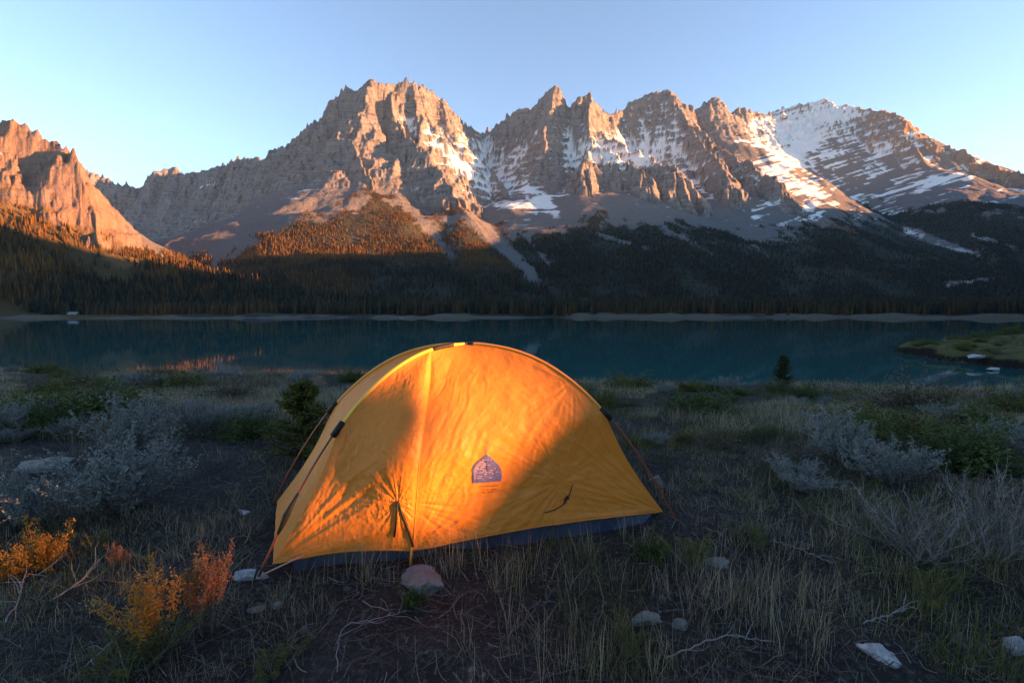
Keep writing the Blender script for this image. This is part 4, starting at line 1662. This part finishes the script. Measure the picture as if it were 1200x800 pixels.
plant("green", 820, 486, 100, 34, "low green bush midway between tent and spruce", group=GB)
plant("olive", 742, 456, 60, 22, "small olive bush at the lake edge right of the tent top", group=GB)
plant("olive", 704, 478, 44, 30, "green bush touching the right tent pole", group=GB)
plant("green", 1150, 500, 90, 30, "dark bush near the lake between the tall dark bush and the right edge", group=GB)
plant("sage_b", 985, 540, 100, 58, "pale sagebrush in the middle of the right meadow", group=SB)
plant("sage_far", 1042, 566, 110, 54, "grey sagebrush just right of the pale sagebrush", group=SB)
plant("sage_far", 1180, 530, 70, 42, "blue grey sagebrush at the right edge behind the bare shrubs", group=SB)
plant("sage_far", 1108, 497, 60, 26, "small blue grey sagebrush right of the bright green bush", group=SB)
plant("sage_far", 930, 570, 90, 34, "low straggly sagebrush left of the pale sagebrush", group=SB)
plant("bare", 1165, 658, 120, 108, "tallest bleached bare shrub at the right edge", cat="shrub", group="bare bleached shrubs on the right")
plant("bare_b", 1078, 655, 150, 82, "spreading bare shrub with brownish tips, left of the tallest bare one", cat="shrub", group="bare bleached shrubs on the right")
plant("sage_far", 620, 452, 40, 14, "tiny sagebrush seen over the right shoulder of the tent", group=SB)

# many small low bushes scattered over the far meadow
rs = random.Random(77)
kinds_ = ["sage_far", "dun", "olive", "sage_far", "green"]
names_ = {"sage_far": "small pale sagebrush tuft scattered across the far meadow", "dun": "small brown bush scattered across the far meadow", "olive": "small olive bush scattered across the far meadow", "green": "small dark green bush scattered across the far meadow"}
for i in range(90):
    px = rs.uniform(-20, 1220)
    if 395 < px < 690:
        continue
    yl = np.interp(px, [0, 500, 1200], [436, 446, 470])
    py = yl + (rs.random() ** 1.7) * 90
    k_ = kinds_[i % 5]
    wpx = rs.uniform(22, 60) * (0.7 + (py - yl) / 110)
    plant(k_, px, py, wpx, wpx * rs.uniform(.28, .5), names_[k_], group="small bushes scattered over the far meadow: " + {"sage_far": "sage", "dun": "brown", "olive": "olive", "green": "green"}[k_])


# ---- stones
def stone_mesh(seed, sx_, sy_, sz_, sub=4, facet=13):
    bm = bmesh.new()
    bmesh.ops.create_icosphere(bm, subdivisions=sub, radius=1.0)
    r_ = np.random.default_rng(seed)
    pl = r_.normal(size=(facet, 3))
    pl /= np.linalg.norm(pl, axis=1, keepdims=True)
    off = r_.uniform(0.42, 0.80, facet)
    co_ = np.array([v.co[:] for v in bm.verts])
    for n_, o_ in zip(pl, off):
        d = co_ @ n_ - o_
        co_ = co_ - np.clip(d, 0, None)[:, None] * n_ * 0.92
    nn = 0.09 * fbm(co_[:, 0] * 2.3 + seed, co_[:, 1] * 2.3 + co_[:, 2] * 3, 4, seed)
    co_ = co_ * (1 + nn)[:, None] * np.array([sx_, sy_, sz_])
    for v, c_ in zip(bm.verts, co_):
        v.co = c_
    return bm


sm_ = NM("pale_stone")
co = sm_.coord()
a1 = sm_.noise(co, 14, 6, 0.65)
a2 = sm_.noise(co, 60, 4, 0.7)
sm_.base(sm_.mix(sm_.ramp(a2, [(0.35, 0.0), (0.7, 1.0)]), sm_.ramp(a1, [(0.3, (0.10, 0.093, 0.086)), (0.55, (0.19, 0.178, 0.168)), (0.75, (0.27, 0.257, 0.245))]), (0.15, 0.14, 0.132)), 0.85, 0.25)
sm_.normal(sm_.bump(a1, 0.7, 0.03, sm_.bump(a2, 0.4, 0.006)))
STONE = sm_.m
wm = NM("white_stone")
co = wm.coord()
a1 = wm.noise(co, 18, 5, 0.6)
wm.base(wm.ramp(a1, [(0.3, (0.16, 0.16, 0.17)), (0.6, (0.38, 0.38, 0.40))]), 0.7, 0.3)
wm.normal(wm.bump(a1, 0.5, 0.01))
WHITE = wm.m


def stone(px, py, wpx, hpx, depth, label, seed, mat=STONE, rz=0.0, tilt=0.0):
    g = ground_at(px, py)
    s_ = g.y / FPX
    w, h = wpx * s_ / 2, hpx * s_ / 2
    bm = stone_mesh(seed, w * 1.3, w * depth * 1.3, h * 1.35)
    me = bpy.data.meshes.new("stone")
    bm.to_mesh(me)
    bm.free()
    me.materials.append(mat)
    o = bpy.data.objects.new("stone", me)
    COL.objects.link(o)
    o.location = (g.x, g.y + w * depth * 0.6, g.z + h * 0.22)
    o.rotation_euler = (0, tilt, rz)
    tag(o, label, "stone", "stones lying around the tent")
    return o


stone(495, 692, 58, 25, 0.65, "pale grey rock weighing down the front of the tent", 3)
stone(757, 734, 34, 15, 0.6, "flat grey stone, left one of two in the right foreground", 5, rz=.3)
stone(797, 737, 17, 20, 0.7, "small pointed grey stone right of the flat one in the foreground", 6)
stone(1038, 778, 40, 22, 0.7, "flat white stone near the bottom edge on the right", 8, WHITE, rz=-.3, tilt=.25)
stone(842, 664, 22, 13, 0.7, "small grey stone among green stalks right of the tent", 9)
stone(292, 680, 36, 15, 0.55, "flat white stone at the front left tent peg", 10, WHITE, rz=.15)
stone(284, 604, 13, 9, 0.7, "tiny white stone left of the blue tent floor corner", 11, WHITE)
stone(772, 572, 18, 17, 0.8, "rounded pale stone behind the right guy pole", 12)
stone(42, 552, 66, 16, 0.5, "long flat grey slab between the two big sagebrushes on the left", 13, rz=.2)
stone(1192, 768, 24, 34, 0.7, "pale stone cut by the right edge near the bottom corner", 14, WHITE)
stone(324, 716, 18, 9, 0.7, "flat brown grey stone left of the dry stalks before the tent", 15)
stone(300, 720, 18, 10, 0.7, "flat dark stone beside the rust coloured shrub", 16)
stone(298, 492, 20, 8, 0.7, "small pale stone on the meadow left of the young pine", 17)


# ---- dead branches on the ground
def branch(pxpts, r, label, seed):
    random.seed(seed)
    pts = []
    for k, p in enumerate(pxpts):
        g = ground_at(*p)
        pts.append(g + Vector((0, 0, 0.02 + 0.02 * ((k * 7) % 3))))
    C = pts[0].copy()
    Q = curve([p - C for p in pts], 22)
    A1 = Acc()
    q = [Vector(p) + rv(0.003) for p in Q]
    A1.tube(q, r, r * 0.4, .6)
    for k in range(4, 21, 3):
        d = (q[k] - q[k - 1]).normalized() + rv(.6)
        d.z = abs(d.z) * .4
        p2, _ = grow(q[k], d, random.uniform(.06, .16), 4, .2, 0.0)
        A1.tube(p2, r * .5, r * .2, .7)
    o = A1.build("dead_branch", BR_PALE, None)
    o.location = C
    tag(o, label, "branch", "dead branches lying on the ground")


branch([(5, 735), (22, 715), (32, 690), (58, 682)], .0045, "pale dead branch on bare soil near the left edge", 1)
branch([(60, 708), (95, 690), (118, 668)], .005, "thin dead branch just right of the branch at the left edge", 2)
branch([(780, 778), (815, 770), (850, 762), (905, 758)], .004, "pale dead branch lying in the grass in the right foreground", 3)
branch([(395, 792), (400, 750), (440, 742), (475, 722)], .0028, "curved thin branch in front of the pale rock", 4)
branch([(1010, 735), (1040, 733), (1070, 728)], .005, "short dead branch above the flat white stone", 5)
branch([(905, 640), (940, 655), (975, 675)], .004, "thin dead twig on bare ground in the right meadow", 6)
branch([(100, 790), (125, 772), (140, 758)], .004, "short forked twig at the bottom left below the golden shrub", 7)

# ------------------------------------------------------------------ far shore and point of land details
def small_rock(name, loc, sx_, sy_, sz_, seed, label, mat=STONE, rz=0, group=None):
    bm = stone_mesh(seed, sx_, sy_, sz_, 3)
    me = bpy.data.meshes.new(name)
    bm.to_mesh(me)
    bm.free()
    me.materials.append(mat)
    o = bpy.data.objects.new(name, me)
    COL.objects.link(o)
    o.location = loc
    o.rotation_euler = (0, 0, rz)
    tag(o, label, "rock", group)
    return o


def lake_at(px, py, z=LAKE_Z):
    return on_z(px, py, z)


RG = "pale rocks along the bank of the point of land"
for (px, py, sx_, sy_, sz_, lb) in ((1068, 409, 2.6, 1.3, 1.3, "pale rock at the very tip of the point of land"), (1084, 413, 2.6, 1.4, 1.2, "white rock just right of the tip of the point"), (1100, 411, 3.6, 1.6, .9, "long low pale slab behind the tip of the point"),
                                    (1078, 405, 2.4, 1, 1.0, "dark edged rock in the water off the tip of the point"), (1148, 421, 3.4, 1.2, .9, "long pale rock on the grassy bank of the point"), (1165, 433, 2.0, .8, .5, "low white rock awash below the bank of the point"), (1178, 391, 1.6, 1, .9, "white boulder in the shrubs on top of the point")):
    g = lake_at(px, py, LAKE_Z + 0.2)
    if px in (1148, 1178):
        g = lake_at(px, py, LAKE_Z + 1.2)
        g.z = float(point_z(np.array([g.x]), np.array([g.y]))[0])
    small_rock("rock", (g.x, g.y, g.z + .1), sx_, sy_, sz_ * .85, int(px), lb, WHITE, 0.2, RG)
for (px, py, w, h, k_, lb) in ((1100, 399, 26, 8, "olive", "low dark bush near the tip of the point of land"), (1150, 393, 20, 9, "green", "dark bush on the middle of the point of land"), (1172, 388, 22, 10, "dun", "brown bush at the back of the point of land"), (1190, 390, 30, 13, "green", "dark green bush at the right edge on the point of land"), (1120, 401, 22, 6, "dun", "low brown tuft behind the slab on the point of land")):
    Y = 150.0
    for _ in range(40):
        p = at(px, py + 2, Y)
        zt = float(point_z(np.array([p.x]), np.array([Y]))[0])
        if p.z < zt:
            Y -= 2
        else:
            Y += 1
    o = get_proto(k_)
    s_ = Y / FPX
    o.location = (p.x, Y, zt - .1)
    o.scale = (w * s_ / 1.5, w * s_ / 1.5, h * s_)
    tag(o, lb, "shrub", "bushes on the point of land")
rs2 = random.Random(5)
for i in range(46):
    gy1 = rs2.uniform(97, 165)
    gx1 = float(np.interp(gy1, [94, 104, 118, 128, 134, 139, 150, 170], [104, 103, 107, 111, 114, 124, 142, 176])) + 2 + 26 * rs2.random() ** 1.5
    zt = float(point_z(np.array([gx1]), np.array([gy1]))[0])
    if zt < LAKE_Z + 1.3:
        continue
    k_ = ("green", "olive", "dun")[i % 3]
    c_ = get_proto(k_)
    w_ = rs2.uniform(.8, 2.4)
    c_.location = (gx1, gy1, zt - .1)
    c_.scale = (w_, w_, w_ * rs2.uniform(.6, 1.0))
    c_.rotation_euler = (0, 0, rs2.uniform(0, 6))
    tag(c_, {"green": "small dark green bush dotted over the grassy point of land", "olive": "small olive bush dotted over the grassy point of land", "dun": "small brown bush dotted over the grassy point of land"}[k_], "shrub", {"green": "small dark green bushes dotted over the point", "olive": "small olive bushes dotted over the point", "dun": "small brown bushes dotted over the point"}[k_])
o = get_proto("spruce")
p = at(1174, 376, 260)
o.location = (p.x, 260, float(point_z(np.array([p.x]), np.array([260.0]))[0]) - .2)
o.scale = (11, 11, 14)
tag(o, "dark spruce rising behind the point of land at the right", "tree")

# rough grass on the point of land
n = 16000
gy_ = rng.uniform(88, 175, n)
gx_ = rng.uniform(102, 215, n)
pz = point_z(gx_, gy_)
ok = (pz > LAKE_Z + 1.2) & (fbm(gx_ / 5, gy_ / 5, 3, 951) > -0.2)
gx_, gy_, pz = gx_[ok], gy_[ok], pz[ok]
n = len(gx_)
o = blades("grass", gx_, gy_, pz - .05, rng.uniform(.25, .8, n), rng.uniform(.04, .11, n), rng.uniform(0, 6.28, n), np.abs(rng.normal(.3, .2, n)), np.clip(.5 + .6 * fbm(gx_ / 9, gy_ / 9, 2, 955) + rng.normal(0, .2, n), 0, 1), GGm)
kind(o, "stuff", "rough olive grass on the point of land")

# the little cabin on the far left shore
cab = empty("cabin")
tag(cab, "tiny pale roofed cabin at the foot of the forest on the far left shore", "cabin")
ca = (87 - 600) / FPX
cy_ = 615
while cy_ - float(shore_y(np.float64(ca * cy_))) < 46:
    cy_ += 4
cj = int(round((87 - PX0) / 1.1))
cab.location = (ca * cy_, cy_, float(np.interp(cy_, rows, GZ[:, cj])) - 0.3)
cab.rotation_euler = (0, 0, 0.25)


def box_bm(bm, x0, x1, y0, y1, z0, z1):
    v = [bm.verts.new(c_) for c_ in ((x0, y0, z0), (x1, y0, z0), (x1, y1, z0), (x0, y1, z0), (x0, y0, z1), (x1, y0, z1), (x1, y1, z1), (x0, y1, z1))]
    for q in ((0, 3, 2, 1), (4, 5, 6, 7), (0, 1, 5, 4), (1, 2, 6, 5), (2, 3, 7, 6), (3, 0, 4, 7)):
        bm.faces.new([v[i] for i in q])


def bm_obj(name, bm, mat, parent):
    me = bpy.data.meshes.new(name)
    bm.normal_update()
    bm.to_mesh(me)
    bm.free()
    me.materials.append(mat)
    o = bpy.data.objects.new(name, me)
    COL.objects.link(o)
    o.parent = parent
    return o


bm = bmesh.new()
box_bm(bm, -5, 5, -3, 3, 0, 3.2)
bm_obj("wall", bm, simple("cabin_logs", (0.10, 0.075, 0.055), .9), cab)
bm = bmesh.new()
v = [bm.verts.new(c_) for c_ in ((-5.6, -3.7, 3.0), (5.6, -3.7, 3.0), (5.6, 0, 5.9), (-5.6, 0, 5.9), (-5.6, 3.7, 3.0), (5.6, 3.7, 3.0), (-5.6, -3.7, 3.25), (5.6, -3.7, 3.25), (5.6, 0, 6.2), (-5.6, 0, 6.2), (-5.6, 3.7, 3.25), (5.6, 3.7, 3.25))]
for q in ((6, 7, 8, 9), (9, 8, 11, 10), (0, 3, 2, 1), (3, 4, 5, 2), (0, 1, 7, 6), (4, 10, 11, 5), (0, 6, 9, 3), (3, 9, 10, 4), (1, 2, 8, 7), (2, 5, 11, 8)):
    bm.faces.new([v[i] for i in q])
bm_obj("roof", bm, simple("pale_metal_roof", (0.13, 0.16, 0.185), .5, .5), cab)
bm = bmesh.new()
box_bm(bm, -.6, .6, -3.06, -2.9, 0.1, 2.2)
bm_obj("door", bm, simple("cabin_door", (0.05, 0.035, 0.03), .8), cab)
for x in (-3, 3):
    bm = bmesh.new()
    box_bm(bm, x - .7, x + .7, -3.06, -2.9, 1.0, 2.2)
    bm_obj("window", bm, simple("dark_window_glass", (0.02, 0.03, 0.035), .1, .5), cab)

FG = "pale boulders on the far shore"
for (px, sx_, sz_, lb) in ((1022, 4.5, 1.6, "broad pale boulder on the far shore above the right part of the lake"), (1030, 3, 1.9, "tall pale boulder on the far shore beside the broad one"), (472, 6, 2.2, "pale boulder heap at the end of the gravel bank beyond the tent")):
    ca = (px - 600) / FPX
    y_ = 600.0
    while y_ - float(shore_y(np.float64(ca * y_))) < 8:
        y_ += 2
    cj = int(round((px - PX0) / 1.1))
    small_rock("boulder", (ca * y_, y_, float(np.interp(y_, rows, GZ[:, cj])) + .3), sx_, 2.5, sz_, px, lb, STONE, 0, FG)
